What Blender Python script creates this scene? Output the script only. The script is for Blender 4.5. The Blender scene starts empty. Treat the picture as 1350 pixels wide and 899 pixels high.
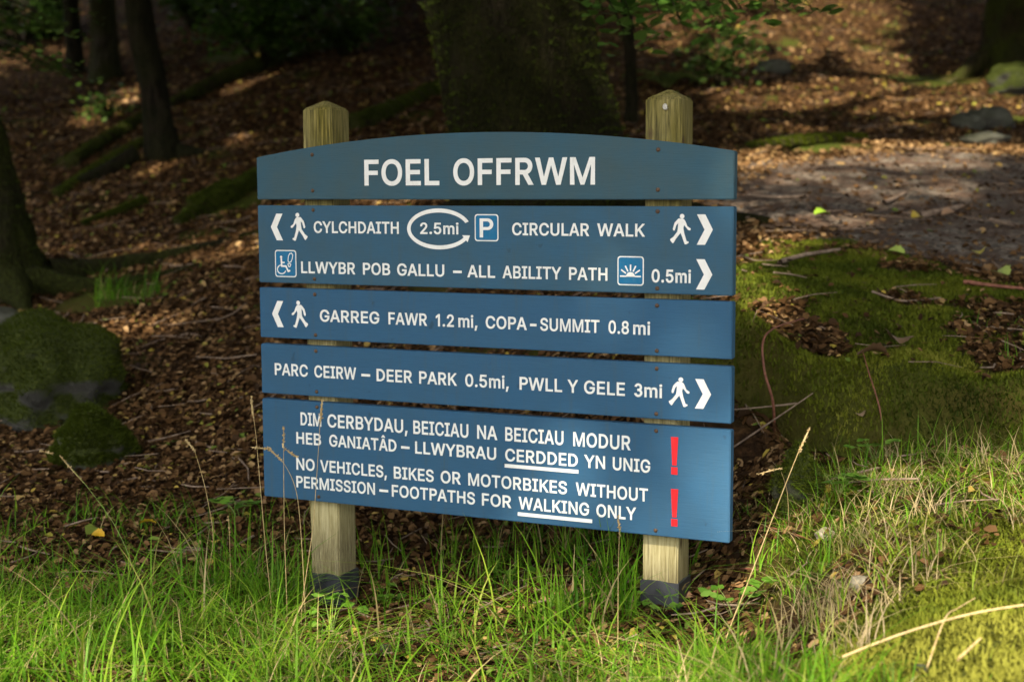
import bpy, bmesh, math, random
import numpy as np
from mathutils import Vector, Matrix, noise as mnoise

random.seed(7); rng = np.random.default_rng(11)
sc = bpy.context.scene
col = sc.collection
R = math.radians

# ------------------------------------------------------------------ camera, sky, sun, exposure
EYE = np.array([0.0, 0.0, 1.40])
RT = np.array([0.99999118, -0.00045735, -0.00417461])
UP = np.array([0.00419959, 0.10890314, 0.99404349])
FW = np.array([0.0, 0.99405226, -0.1089041])
cam_d = bpy.data.cameras.new('camera'); cam = bpy.data.objects.new('camera', cam_d); col.objects.link(cam)
cam.matrix_world = Matrix(((RT[0], UP[0], -FW[0], EYE[0]), (RT[1], UP[1], -FW[1], EYE[1]), (RT[2], UP[2], -FW[2], EYE[2]), (0, 0, 0, 1)))
cam_d.sensor_width = 36; cam_d.lens = 50; cam_d.clip_start = 0.05; cam_d.clip_end = 400
cam_d.dof.use_dof = True; cam_d.dof.focus_distance = 4.32; cam_d.dof.aperture_fstop = 2.6
sc.camera = cam

SUN_EL, SUN_AZ = 48.0, 202.0          # azimuth measured from +Y towards +X
S = np.array([math.cos(R(SUN_EL))*math.sin(R(SUN_AZ)), math.cos(R(SUN_EL))*math.cos(R(SUN_AZ)), math.sin(R(SUN_EL))])
w = bpy.data.worlds.new('World'); sc.world = w; w.use_nodes = True
wn = w.node_tree; wn.nodes.clear()
wo = wn.nodes.new('ShaderNodeOutputWorld'); wb = wn.nodes.new('ShaderNodeBackground'); sk = wn.nodes.new('ShaderNodeTexSky'); hs = wn.nodes.new('ShaderNodeHueSaturation')
sk.sky_type = 'NISHITA'; sk.sun_disc = False; sk.sun_elevation = R(SUN_EL); sk.sun_rotation = R(SUN_AZ); sk.dust_density = 3.0
hs.inputs['Saturation'].default_value = 0.25
wn.links.new(sk.outputs[0], hs.inputs['Color']); wn.links.new(hs.outputs[0], wb.inputs[0]); wn.links.new(wb.outputs[0], wo.inputs[0])
wb.inputs[1].default_value = 0.15
sun_d = bpy.data.lights.new('sun', 'SUN'); sun_d.energy = 5.0; sun_d.angle = R(1.4); sun_d.color = (1.0, 0.9, 0.74)
sun = bpy.data.objects.new('sun', sun_d); col.objects.link(sun); sun.location = (-4, -10, 20)
sun.rotation_euler = Vector((-S[0], -S[1], -S[2])).to_track_quat('-Z', 'Y').to_euler()
sc.view_settings.view_transform = 'Standard'; sc.view_settings.look = 'None'; sc.view_settings.gamma = 1
sc.view_settings.use_curve_mapping = False; sc.view_settings.exposure = 1.18
sc.cycles.max_bounces = 6; sc.cycles.diffuse_bounces = 3; sc.cycles.transmission_bounces = 3
sc.cycles.use_denoising = True
sc.cycles.sample_clamp_indirect = 6.0

# ------------------------------------------------------------------ helpers: noise, terrain
def vnoise(x, y, seed=0):
    x = np.asarray(x, float); y = np.asarray(y, float)
    xi = np.floor(x); yi = np.floor(y); fx = x-xi; fy = y-yi
    fx = fx*fx*(3-2*fx); fy = fy*fy*(3-2*fy)
    def h(a, b):
        v = np.sin(a*127.1+b*311.7+seed*74.7)*43758.5453
        return v-np.floor(v)
    return (h(xi, yi)*(1-fx)+h(xi+1, yi)*fx)*(1-fy)+(h(xi, yi+1)*(1-fx)+h(xi+1, yi+1)*fx)*fy
def fbm(x, y, oct=4, seed=0):
    s = 0; a = 0.5; n = 0
    for k in range(oct):
        s = s+a*vnoise(x*2**k, y*2**k, seed+k); n += a; a *= 0.5
    return s/n
CP = np.array([(-1.342,3.6,.114),(-.779,3.75,.058),(-.163,3.85,.02),(.461,3.75,.053),(-1.737,4.7,.09),(-1.272,4.9,.142),(-2.054,5.6,.182),
(-1.545,6,.258),(-2.407,6.6,.291),(-1.838,7.2,.5),(-2.958,9,.714),(-2.232,8.8,.774),(-3.473,14,1.702),(-1.923,10.5,1.098),(-4.303,12,1.063),
(-4.257,14,1.522),(-4.236,19,2.651),(-5.445,18,2.31),(-8.498,24,3.243),(-3.436,24,3.965),(-1.372,15,2.302),(-1.131,11,1.486),(.075,9,1.134),
(-.074,5.2,.117),(-.226,5.5,.196),(.727,4.7,.237),(.85,5.1,.33),(1.134,5.8,.883),(1.687,6,.863),(1.255,5.5,.731),
(1.827,5.15,.63),(1.469,5.2,.682),(1.027,6.3,.975),(1.775,7,1.037),(2.417,6.8,.935),(2.402,8.6,1.227),(3.111,8.8,1.267),(1.692,9.8,1.466),
(4.225,12,1.723),(2.703,12,1.73),(2.409,14,2.08),(4.706,17,2.661),(6.645,19,3.196),(3.423,20,3.615),(6.061,22,4.166),(8.02,23,4.284),
(.66,3.95,.15),(.8,4.1,.33),(1.1,3.9,.46),(1.5,4.0,.5),(.9,4.5,.41),(1.348,4.75,.485),(1.69,4.7,.493),(.857,3.7,.385),(1.252,3.4,.442),(.964,2.6,.463),(.699,3,.321),(.661,3.6,.106),(.944,3,.437),
(.867,5.57,.746),(.965,5.42,.677),(1.04,5.22,.593),(1.186,5.07,.557),(1.394,5.0,.553),(1.614,4.94,.531),(1.757,4.9,.512),(-.604,4.6,0.02),(.45,4.1,.14),(-.1,4.35,.06),(.1,4.9,.12),
(-6,4,.2),(-6,9,.7),(-8,15,1.6),(-3,2,.1),(-10,0,0),(0,0,0),(0,1.8,.1),(3,0,.3),(6,0,.4),(6,5,.8),(6,9,1.3),(9,14,2.2),(0,-8,0),(-12,-8,-.1),(12,-8,.4),
(1,1.5,.35),(2.5,2.5,.5),(2.6,4.6,.55),(3.5,5,.75),(-20,30,4),(0,35,8.2),(20,35,9),(-40,60,15),(0,60,17),(40,60,18),(-45,0,0),(45,0,3),(-40,-40,0),(40,-40,0),(-45,90,25),(45,90,28)])
_P = CP[:, :2]; _n = len(CP)
_A = np.zeros((_n+3, _n+3)); _D = np.linalg.norm(_P[:, None]-_P[None], axis=2)
_A[:_n, :_n] = _D + 0*np.eye(_n); _A[:_n, :_n] -= np.eye(_n)*0.02
_A[:_n, _n] = 1; _A[:_n, _n+1:] = _P; _A[_n, :_n] = 1; _A[_n+1:, :_n] = _P.T
_W = np.linalg.solve(_A, np.concatenate([CP[:, 2], [0, 0, 0]]))
def bank_edge(x, y):
    ye = np.interp(x, [.55, .7, .867, .965, 1.04, 1.186, 1.394, 1.614, 1.757, 2.3, 4], [5.95, 5.75, 5.55, 5.4, 5.2, 5.05, 4.98, 4.92, 4.88, 4.85, 5])
    ye = ye+.16*(vnoise(x*4, x*0+2, 8)-.5)+.06*(vnoise(x*14, y*3, 4)-.5)
    return ye
def H(x, y, fine=True):
    x = np.atleast_1d(np.asarray(x, float)); y = np.atleast_1d(np.asarray(y, float)); sh = x.shape
    x = x.ravel(); y = y.ravel(); z = np.empty(len(x))
    for i in range(0, len(x), 50000):
        a = np.stack([x[i:i+50000], y[i:i+50000]], 1)
        d = np.sqrt(((a[:, None]-_P[None])**2).sum(2)+0.01)
        z[i:i+50000] = d@_W[:_n]+_W[_n]+a@_W[_n+1:]
    if fine:
        k = np.clip((y-3)/8, .35, 1.6)
        z = z+k*(.10*(fbm(x*1.3, y*1.3, 3, 3)-.5)+.05*(fbm(x*5, y*5, 3, 9)-.5))
    ye = bank_edge(x, y); d = ye-y; on = np.clip((x-.5)/.25, 0, 1)*np.clip((4-x)/.6, 0, 1)
    dp = np.interp(x, [.9, 1.2], [.2, .13]); z = z+on*(.11*np.exp(-((d+.19)/.16)**2)*(.6+.8*vnoise(x*3.2, y*2.5, 13))-dp*np.clip((d+.02)/.09, 0, 1)*np.exp(-(np.maximum(d-.07, 0)/.12)**2))
    for fx_, fy_, fz in ((-.585, 4.6, -.01), (.455, 4.13, .125)):
        g_ = np.exp(-((x-fx_)**2+(y-fy_)**2)/.07); z = z+g_*(fz-z)
    return z.reshape(sh)
def h1(x, y): return float(H(x, y)[0])
def ray(px, py):
    v = FW+RT*(px-675)/1875-UP*(py-449.5)/1875
    return v/v[1]
def at(px, py, Y): return EYE+ray(px, py)*Y           # world point at depth Y
_ys = np.concatenate([np.linspace(1.6, 8, 900), np.linspace(8.01, 45, 1200)])
def spot(px, py):                                      # where the ground is met
    v = ray(px, py); P = EYE+v*_ys[:, None]
    d = P[:, 2]-H(P[:, 0], P[:, 1]); i = np.argmax(d < 0)
    return P[i] if d[i] < 0 else P[-1]

# ------------------------------------------------------------------ helpers: objects, materials
def tag(o, label=None, cat=None, group=None, kind=None):
    if label: o['label'] = label
    if cat: o['category'] = cat
    if group: o['group'] = group
    if kind: o['kind'] = kind
    return o
def empty(name, loc, label, cat, group=None, rz=0):
    o = bpy.data.objects.new(name, None); col.objects.link(o); o.location = loc; o.rotation_euler = (0, 0, rz); o.empty_display_size = .1
    return tag(o, label, cat, group)
def link(name, me, mats, parent=None, smooth=False):
    for m in (mats if isinstance(mats, (list, tuple)) else [mats]): me.materials.append(m)
    if smooth: me.polygons.foreach_set('use_smooth', np.ones(len(me.polygons), bool))
    o = bpy.data.objects.new(name, me); col.objects.link(o); o.parent = parent
    return o
def npmesh(name, V, F, attrs=None, midx=None):
    """V (n,3); F (m,k) same-size faces; attrs {name: per-vertex floats}"""
    V = np.asarray(V, np.float32); F = np.asarray(F, np.int32); m, k = F.shape
    me = bpy.data.meshes.new(name); me.vertices.add(len(V)); me.vertices.foreach_set('co', V.ravel())
    me.loops.add(m*k); me.loops.foreach_set('vertex_index', F.ravel())
    me.polygons.add(m); me.polygons.foreach_set('loop_start', np.arange(0, m*k, k, dtype=np.int32))
    if midx is not None: me.polygons.foreach_set('material_index', np.asarray(midx, np.int32))
    me.update(calc_edges=True)
    for a, v in (attrs or {}).items():
        at_ = me.attributes.new(a, 'FLOAT', 'POINT'); at_.data.foreach_set('value', np.asarray(v, np.float32))
    return me
def bmobj(name, bm, mats, parent=None, smooth=False):
    bmesh.ops.recalc_face_normals(bm, faces=bm.faces)
    me = bpy.data.meshes.new(name); bm.to_mesh(me); bm.free()
    return link(name, me, mats, parent, smooth)

class NT:
    def __init__(s, name):
        s.m = bpy.data.materials.new(name); s.m.use_nodes = True; s.t = s.m.node_tree; s.t.nodes.clear()
        s.out = s.n('ShaderNodeOutputMaterial')
    def n(s, t, **kw):
        nd = s.t.nodes.new(t)
        for k, v in kw.items(): setattr(nd, k, v)
        return nd
    def l(s, a, b): s.t.links.new(a, b)
    def coord(s, out='Object', scale=(1, 1, 1)):
        tc = s.n('ShaderNodeTexCoord'); mp = s.n('ShaderNodeMapping'); mp.inputs['Scale'].default_value = scale
        s.l(tc.outputs[out], mp.inputs[0]); return mp.outputs[0]
    def noise(s, vec, scale, detail=6, rough=.55, dist=0):
        nd = s.n('ShaderNodeTexNoise'); nd.inputs['Scale'].default_value = scale; nd.inputs['Detail'].default_value = detail
        nd.inputs['Roughness'].default_value = rough; nd.inputs['Distortion'].default_value = dist
        s.l(vec, nd.inputs['Vector']); return nd.outputs['Fac']
    def ramp(s, fac, stops):
        nd = s.n('ShaderNodeValToRGB'); cr = nd.color_ramp
        while len(cr.elements) < len(stops): cr.elements.new(.5)
        for e, (p, c) in zip(cr.elements, stops): e.position = p; e.color = (*c, 1) if len(c) == 3 else c
        s.l(fac, nd.inputs[0]); return nd.outputs[0]
    def mix(s, fac, a, b, mode='MIX'):
        nd = s.n('ShaderNodeMix', data_type='RGBA', blend_type=mode)
        for sock, v in ((nd.inputs[0], fac), (nd.inputs[6], a), (nd.inputs[7], b)):
            if isinstance(v, bpy.types.NodeSocket): s.l(v, sock)
            elif isinstance(v, (int, float)): sock.default_value = v
            else: sock.default_value = (*v, 1)
        return nd.outputs[2]
    def math(s, op, a, b=0.0, clamp=False):
        nd = s.n('ShaderNodeMath', operation=op, use_clamp=clamp)
        for sock, v in ((nd.inputs[0], a), (nd.inputs[1], b)):
            if isinstance(v, bpy.types.NodeSocket): s.l(v, sock)
            else: sock.default_value = v
        return nd.outputs[0]
    def attr(s, name): return s.n('ShaderNodeAttribute', attribute_name=name).outputs['Fac']
    def bump(s, h, strength=.3, dist=.01):
        nd = s.n('ShaderNodeBump'); nd.inputs['Strength'].default_value = strength; nd.inputs['Distance'].default_value = dist
        s.l(h, nd.inputs['Height']); return nd.outputs[0]
    def pbr(s, color, rough=.8, spec=.3, normal=None):
        p = s.n('ShaderNodeBsdfPrincipled')
        if isinstance(color, bpy.types.NodeSocket): s.l(color, p.inputs['Base Color'])
        else: p.inputs['Base Color'].default_value = (*color, 1)
        if isinstance(rough, bpy.types.NodeSocket): s.l(rough, p.inputs['Roughness'])
        else: p.inputs['Roughness'].default_value = rough
        p.inputs['Specular IOR Level'].default_value = spec
        if normal: s.l(normal, p.inputs['Normal'])
        s.l(p.outputs[0], s.out.inputs[0]); return s.m
    def leaf(s, color, trans=.35, tint=None, rough=.5, spec=.25):
        p = s.n('ShaderNodeBsdfPrincipled'); t = s.n('ShaderNodeBsdfTranslucent'); mx = s.n('ShaderNodeMixShader')
        s.l(color, p.inputs['Base Color']); s.l(tint or color, t.inputs[0])
        p.inputs['Roughness'].default_value = rough; p.inputs['Specular IOR Level'].default_value = spec
        mx.inputs[0].default_value = trans; s.l(p.outputs[0], mx.inputs[1]); s.l(t.outputs[0], mx.inputs[2]); s.l(mx.outputs[0], s.out.inputs[0]); return s.m

def M_ground():
    t = NT('forest_soil'); v = t.coord('Object')
    n1 = t.noise(v, 26, 8, .7); n2 = t.noise(v, 3.5, 4); n3 = t.noise(v, 70, 4, .7); n4 = t.noise(v, 1.3, 3)
    lit = t.ramp(n1, [(.3, (.014, .008, .003)), (.48, (.05, .024, .009)), (.6, (.115, .056, .02)), (.74, (.2, .11, .045))])
    lit = t.mix(t.math('MULTIPLY', n2, .7), lit, (.03, .018, .009))
    ms = t.ramp(n3, [(.3, (.02, .028, .004)), (.5, (.06, .082, .009)), (.72, (.13, .15, .018))])
    ms = t.mix(t.ramp(n4, [(.4, (0, 0, 0)), (.65, (1, 1, 1))]), ms, (.085, .07, .015))
    c = t.mix(t.attr('moss'), lit, ms)
    b = t.bump(t.math('ADD', n1, t.math('MULTIPLY', n3, .6)), .9, .03)
    return t.pbr(c, .95, .1, b)
def M_path():
    t = NT('gravel'); v = t.coord('Object')
    vo = t.n('ShaderNodeTexVoronoi'); vo.inputs['Scale'].default_value = 42; t.l(v, vo.inputs['Vector'])
    n = t.noise(v, 5, 5); n2 = t.noise(v, 30, 5, .7)
    c = t.ramp(vo.outputs['Color'], [(.1, (.05, .041, .031)), (.5, (.125, .103, .078)), (.9, (.27, .225, .17))])
    c = t.mix(t.ramp(n, [(.36, (0, 0, 0)), (.56, (1, 1, 1))]), c, t.ramp(n2, [(.35, (.04, .025, .016)), (.65, (.13, .08, .05))]))
    return t.pbr(c, .85, .25, t.bump(t.math('SUBTRACT', 1.0, vo.outputs['Distance']), .7, .02))
def M_litter():
    t = NT('dry_leaves'); r = t.attr('rnd')
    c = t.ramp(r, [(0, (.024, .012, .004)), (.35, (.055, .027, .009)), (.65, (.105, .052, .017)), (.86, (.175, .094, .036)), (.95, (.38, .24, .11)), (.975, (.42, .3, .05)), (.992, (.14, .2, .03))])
    return t.leaf(c, .12, rough=.65, spec=.15)
def M_grass():
    t = NT('grass_blades'); r = t.attr('rnd')
    c = t.ramp(r, [(0, (.04, .12, .006)), (.3, (.09, .225, .009)), (.6, (.165, .32, .016)), (.78, (.28, .37, .035)), (.86, (.42, .33, .13)), (1, (.52, .4, .22))])
    return t.leaf(c, .35, rough=.5, spec=.18)
def M_mosst():
    t = NT('moss_shoots'); r = t.attr('rnd')
    c = t.ramp(r, [(0, (.03, .045, .004)), (.35, (.085, .11, .009)), (.7, (.17, .19, .016)), (.9, (.27, .26, .04)), (1, (.3, .22, .08))])
    return t.leaf(c, .25, rough=.7, spec=.1)
def M_leafgreen(name, a, b, c2, tr=.4):
    t = NT(name); r = t.attr('rnd')
    return t.leaf(t.ramp(r, [(0, a), (.5, b), (1, c2)]), tr, rough=.4, spec=.3)
def M_bark(name, dark, mid, moss, mossamt, sc_=(9, 9, 2.2), green=(.5, .62)):
    t = NT(name); v = t.coord('Object', sc_); v2 = t.coord('Object')
    n = t.noise(v, 2.2, 8, .65, .6); n2 = t.noise(v2, 34, 5, .75); n3 = t.noise(v2, 2.2, 4)
    c = t.ramp(n, [(.36, dark), (.6, mid)])
    mm = t.ramp(n2, [(.3, tuple(x*.3 for x in moss)), (.55, moss), (.75, tuple(min(1, x*1.8) for x in moss))])
    f = t.math('MULTIPLY', t.ramp(n3, [(green[0]-.2, (0, 0, 0)), (green[1]-.1, (1, 1, 1))]), mossamt)
    c = t.mix(f, c, mm)
    return t.pbr(c, .95, .1, t.bump(t.math('ADD', t.math('MULTIPLY', n, 1.4), t.math('MULTIPLY', n2, .7)), 1.0, .09))
def M_rock(name, mossamt):
    t = NT(name); v = t.coord('Object'); n = t.noise(v, 3, 8, .65); n2 = t.noise(v, 60, 5, .75); g = t.n('ShaderNodeNewGeometry'); sx = t.n('ShaderNodeSeparateXYZ'); t.l(g.outputs['Normal'], sx.inputs[0])
    c = t.ramp(n, [(.3, (.03, .03, .024)), (.55, (.11, .105, .088)), (.75, (.22, .21, .18))])
    mm = t.ramp(n2, [(.3, (.016, .022, .004)), (.55, (.05, .064, .009)), (.75, (.11, .12, .016))])
    f = t.math('MULTIPLY', t.ramp(t.math('ADD', t.math('MULTIPLY', sx.outputs[2], .35), n), [(.3, (0, 0, 0)), (.5, (1, 1, 1))]), mossamt)
    return t.pbr(t.mix(f, c, mm), .92, .15, t.bump(t.math('ADD', n, t.math('MULTIPLY', n2, .5)), .9, .03))
def M_wood():
    t = NT('weathered_post_wood'); v = t.coord('Object', (1, 1, .045)); v2 = t.coord('Object'); v3 = t.coord('Object', (1, 1, .25))
    g = t.noise(v, 150, 6, .7, .4); kn = t.noise(v3, 11, 4, .6); fine = t.noise(v, 420, 3, .7)
    c = t.ramp(g, [(.28, (.16, .12, .045)), (.45, (.38, .32, .145)), (.62, (.55, .48, .26))])
    sx = t.n('ShaderNodeSeparateXYZ'); t.l(v2, sx.inputs[0])
    zf = t.ramp(t.math('MULTIPLY', t.math('SUBTRACT', sx.outputs[2], .3), .75), [(0, (.1, .1, .1)), (.45, (.5, .5, .5)), (.95, (1, 1, 1))])
    alg = t.math('MULTIPLY', t.ramp(kn, [(.3, (.7, .7, .7)), (.6, (1, 1, 1))]), zf)
    c = t.mix(alg, c, t.ramp(g, [(.34, (.028, .026, .004)), (.52, (.12, .1, .013)), (.7, (.27, .21, .045))]))
    c = t.mix(t.ramp(t.noise(v, 60, 3, .5), [(.25, (.75, .75, .75)), (.36, (0, 0, 0))]), c, (.05, .042, .02))
    vo = t.n('ShaderNodeTexVoronoi'); vo.inputs['Scale'].default_value = 1; t.l(t.coord('Object', (9, 9, 5.2)), vo.inputs['Vector'])
    c = t.mix(t.ramp(t.math('ADD', vo.outputs['Distance'], t.math('MULTIPLY', fine, .06)), [(.1, (.85, .85, .85)), (.17, (0, 0, 0))]), c, (.075, .045, .02))
    so = t.math('MULTIPLY', t.ramp(t.math('ADD', sx.outputs[2], t.math('MULTIPLY', kn, .12)), [(.26, (.8, .8, .8)), (.36, (0, 0, 0))]), t.ramp(fine, [(.35, (.2, .2, .2)), (.6, (1, 1, 1))]))
    c = t.mix(so, c, (.1, .08, .04))
    return t.pbr(c, .8, .25, t.bump(t.math('ADD', g, t.math('MULTIPLY', fine, .4)), .6, .005))
def M_board(name, base, wear):
    t = NT(name); v = t.coord('Object', (.05, 1, 1)); v2 = t.coord('Object')
    g = t.noise(v, 260, 4, .6, .3); n = t.noise(v2, 6, 6, .65); sp = t.noise(v2, 17, 3, .5); wv = t.noise(t.coord('Object', (.35, 1, 1)), 30, 5, .7, 1.2)
    c = t.mix(t.ramp(n, [(.35, (0, 0, 0)), (.7, (wear, wear, wear))]), base, (.055, .085, .085))
    c = t.mix(t.ramp(g, [(.3, (.3, .3, .3)), (.55, (0, 0, 0))]), c, tuple(x*.72 for x in base))
    c = t.mix(t.ramp(sp, [(.24, (.6, .6, .6)), (.32, (0, 0, 0))]), c, (.02, .032, .038))
    st = t.noise(t.coord('Object', (1, 1, .07)), 46, 4, .65); c = t.mix(t.ramp(st, [(.54, (0, 0, 0)), (.74, (.42, .42, .42))]), c, (.06, .085, .09))
    fl = t.noise(v2, 150, 3, .6); c = t.mix(t.ramp(fl, [(.73, (0, 0, 0)), (.76, (.6, .6, .6))]), c, (.2, .22, .2))
    return t.pbr(c, t.ramp(n, [(.3, (.5, .5, .5)), (.7, (.7, .7, .7))]), .18, t.bump(t.math('ADD', g, t.math('MULTIPLY', wv, .8)), .28, .002))
def M_paint(name, c0, rough=.5, dirt=.15):
    t = NT(name); v = t.coord('Object'); n = t.noise(v, 22, 5, .7)
    return t.pbr(t.mix(t.ramp(t.noise(t.coord('Object', (1, 1, .2)), 90, 4, .7), [(.55, (0, 0, 0)), (.8, (dirt*1.6, dirt*1.6, dirt*1.6))]), t.mix(t.ramp(n, [(.45, (0, 0, 0)), (.75, (dirt, dirt, dirt))]), c0, (.3, .28, .2)), (.34, .33, .24)), rough, .3)
def M_plain(name, a, b, scale=20, rough=.7, stretch=(1, 1, 1), bump=.3, bd=.004):
    t = NT(name); v = t.coord('Object', stretch); n = t.noise(v, scale, 6, .65)
    return t.pbr(t.ramp(n, [(.3, a), (.68, b)]), rough, .3, t.bump(n, bump, bd))

MG, MP, ML, MGR, MMO = M_ground(), M_path(), M_litter(), M_grass(), M_mosst()
M_oak = M_bark('mossy_bark', (.008, .006, .003), (.032, .024, .012), (.022, .022, .004), .95)
M_tr = M_bark('grey_mossy_bark', (.02, .017, .011), (.085, .07, .046), (.05, .06, .01), .7)
M_thin = M_bark('brown_bark', (.01, .008, .005), (.05, .037, .022), (.025, .03, .006), .6)
M_left = M_bark('green_mossy_bark', (.012, .01, .006), (.05, .04, .024), (.045, .052, .008), .95)
M_log = M_bark('mossy_log_bark', (.018, .013, .008), (.07, .045, .026), (.075, .092, .012), .9)
M_stick = M_plain('dead_stick', (.11, .07, .045), (.36, .26, .18), 30, .8, (1, 1, 1))
M_crown = M_leafgreen('canopy_leaves', (.025, .045, .008), (.04, .08, .012), (.065, .11, .018), .12)
M_beech = M_leafgreen('beech_leaves', (.05, .115, .016), (.085, .18, .025), (.16, .27, .05), .45)
M_dark = M_leafgreen('dark_leaves', (.03, .065, .012), (.055, .11, .02), (.1, .16, .03), .35)
M_weed = M_leafgreen('weed_leaves', (.09, .22, .02), (.16, .34, .035), (.24, .42, .06), .4)
M_fern = M_leafgreen('fern_leaves', (.05, .12, .014), (.09, .19, .02), (.14, .25, .03), .4)
M_straw = M_plain('dry_straw', (.33, .22, .08), (.6, .45, .22), 60, .6, (1, 1, 1))
M_gstem = M_plain('green_stem', (.12, .22, .03), (.3, .36, .1), 60, .6)
M_redstem = M_plain('bramble_stem', (.12, .04, .025), (.3, .12, .07), 40, .6)
M_mossrock = M_rock('mossy_stone', .96); M_greyrock = M_rock('grey_stone', .3); M_pale = M_plain('pale_stone', (.14, .12, .075), (.44, .39, .29), 26, .85, bump=.6, bd=.01)

# ------------------------------------------------------------------ zones on the ground (world coordinates)
def smooth(a, b, x): t = np.clip((x-a)/(b-a), 0, 1); return t*t*(3-2*t)
def poly_dist(x, y, pts):
    """signed distance to polygon (positive inside)"""
    x = np.asarray(x, float); y = np.asarray(y, float); d = np.full(x.shape, 1e9); ins = np.zeros(x.shape, bool); n = len(pts)
    for i in range(n):
        ax, ay = pts[i]; bx, by = pts[(i+1) % n]; ex, ey = bx-ax, by-ay
        tt = np.clip(((x-ax)*ex+(y-ay)*ey)/(ex*ex+ey*ey), 0, 1)
        d = np.minimum(d, np.hypot(x-ax-ex*tt, y-ay-ey*tt))
        c = ((ay > y) != (by > y)) & (x < (bx-ax)*(y-ay)/(by-ay+1e-12)+ax); ins ^= c
    return np.where(ins, d, -d)
PATH = [(1.2, 9.0), (1.4, 8.0), (1.8, 7.35), (2.25, 6.95), (2.8, 6.6), (4.2, 6.1), (8, 4.9), (14, 2.3), (20, 3.5), (16, 8), (9, 10.6), (5.5, 11.4), (3.6, 11.6), (2.2, 11.1), (1.4, 10.2)]
BANK = [(.3, 6.6), (.62, 5.75), (.78, 5.42), (.98, 5.08), (1.2, 4.93), (1.4, 4.86), (1.76, 4.76), (3.2, 4.7), (4, 5.6), (3, 6.6), (2.4, 6.75), (1.9, 7.2), (1.4, 7.4), (.9, 7.0)]
MOUND = [(.66, 3.35), (.62, 2.9), (.75, 2.2), (1.4, 1.7), (2.6, 2.2), (2.6, 3.7), (1.9, 3.8), (1.35, 3.72), (.98, 3.62), (.78, 3.5)]
MEAD = [(.85, 4.6), (.72, 3.9), (.75, 3.4), (1.2, 3.3), (2.4, 3.2), (3, 4), (2.8, 4.9), (1.2, 4.95)]
def pathmask(x, y): return smooth(-.25, .3, poly_dist(x, y, PATH)+.5*(fbm(x*1.4, y*1.4, 3, 31)-.5))
SPOTS = []  # small cushions of moss: (x, y, r)
def mossmask(x, y):
    n = fbm(x*2.2, y*2.2, 4, 21)-.5
    b = smooth(-.08, .22, poly_dist(x, y, BANK)+.5*n-.02)
    m = smooth(-.12, .15, poly_dist(x, y, MOUND)+.4*n)
    o = smooth(.16, .26, n)*.8*smooth(5.2, 6.5, y)
    r = np.maximum(np.maximum(b, m), o)
    r = r*(1-.85*smooth(.57, .66, fbm(x*2.7+5, y*3.1, 3, 27))*(y > 5.15))
    r = np.maximum(r, .75*smooth(-.1, .2, poly_dist(x, y, MEAD)+.5*n))
    bd = bank_edge(x, y)-y; r = np.maximum(r, smooth(.34, .2, np.abs(bd+.12)+.25*n)*smooth(.6, .8, x)*smooth(3.6, 3.2, x))
    for sx, sy, rx, ry in SPOTS: r = np.maximum(r, smooth(1.2, .7, np.hypot((x-sx)/rx, (y-sy)/ry)+n))
    return r
for px, py, rx, ry in [(1060, 190, .55, .3), (1110, 213, .16, .12), (1080, 325, .22, .16), (1210, 162, .2, .2), (1240, 105, .8, .4), (1000, 255, .3, .5), (300, 260, .4, .5), (160, 390, .35, .4), (330, 70, .7, .5), (420, 30, .6, .5), (1330, 160, .25, .2)]:
    p = spot(px, py); SPOTS.append((p[0], p[1], rx, ry))

# ------------------------------------------------------------------ setting: ground, path
def grid(xs, ys):
    X, Y = np.meshgrid(xs, ys); nx, ny = len(xs), len(ys); i = np.arange(nx*ny).reshape(ny, nx)
    F = np.stack([i[:-1, :-1], i[:-1, 1:], i[1:, 1:], i[1:, :-1]], -1).reshape(-1, 4)
    return X.ravel(), Y.ravel(), F
gx, gy, gF = grid(3*np.sinh(np.linspace(-3.4, 3.4, 560)), 4.5+3*np.sinh(np.linspace(-3.38, 4.02, 600)))
gz = H(gx, gy)
me = npmesh('ground', np.stack([gx, gy, gz], 1), gF, {'moss': mossmask(gx, gy)})
tag(link('ground', me, MG, smooth=True), kind='structure')
px_, py_, pF = grid(np.concatenate([np.linspace(.7, 6, 150), np.linspace(6.2, 20, 60)]), np.linspace(2, 12.4, 210))
pm = pathmask(px_, py_); keep = pm > .02
pF = pF[keep[pF].all(1)]; used = np.unique(pF); rm = np.zeros(len(px_), int); rm[used] = np.arange(len(used))
pz = H(px_, py_)+.02*pm-.012+.012*(fbm(px_*9, py_*9, 3, 5)-.5)*pm
me = npmesh('gravel_path', np.stack([px_, py_, pz], 1)[used], rm[pF])
tag(link('path', me, MP, smooth=True), kind='structure')

# ------------------------------------------------------------------ the sign
SX, SY, YAW = -0.10335, 4.34996, -0.4246702
sign = empty('trail_sign', (SX, SY, 0), 'blue slatted trail sign with white lettering on two short wooden posts', 'sign', rz=YAW)
BLUE = (.028, .094, .175)
MBtop = M_board('shaded_weathered_blue_paint', (.032, .088, .122), .75); MB2 = M_board('half_shaded_blue_paint', (.031, .096, .158), .5); MB = M_board('blue_paint', BLUE, .2)  # upper boards darker and greyer: shade put into the paint colour, plus weathering
MW = M_paint('white_paint', (.8, .79, .74), .5, .18); MRED = M_paint('red_paint', (.6, .014, .02), .45, .05); MCY = M_paint('bright_blue_paint', (.002, .13, .27), .4, .1)
MWOOD = M_wood(); MSLV = M_plain('grey_rubber', (.022, .023, .026), (.06, .062, .068), 14, .45, (1, 1, .35), .35, .003)
MBOLT = M_plain('rusty_bolt', (.035, .02, .012), (.13, .075, .04), 180, .55)
TH = .035
def bevel(bm, w_, seg=2): bmesh.ops.bevel(bm, geom=[e for e in bm.edges if e.calc_length() > 0], offset=w_, segments=seg, affect='EDGES', profile=.5)
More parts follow.
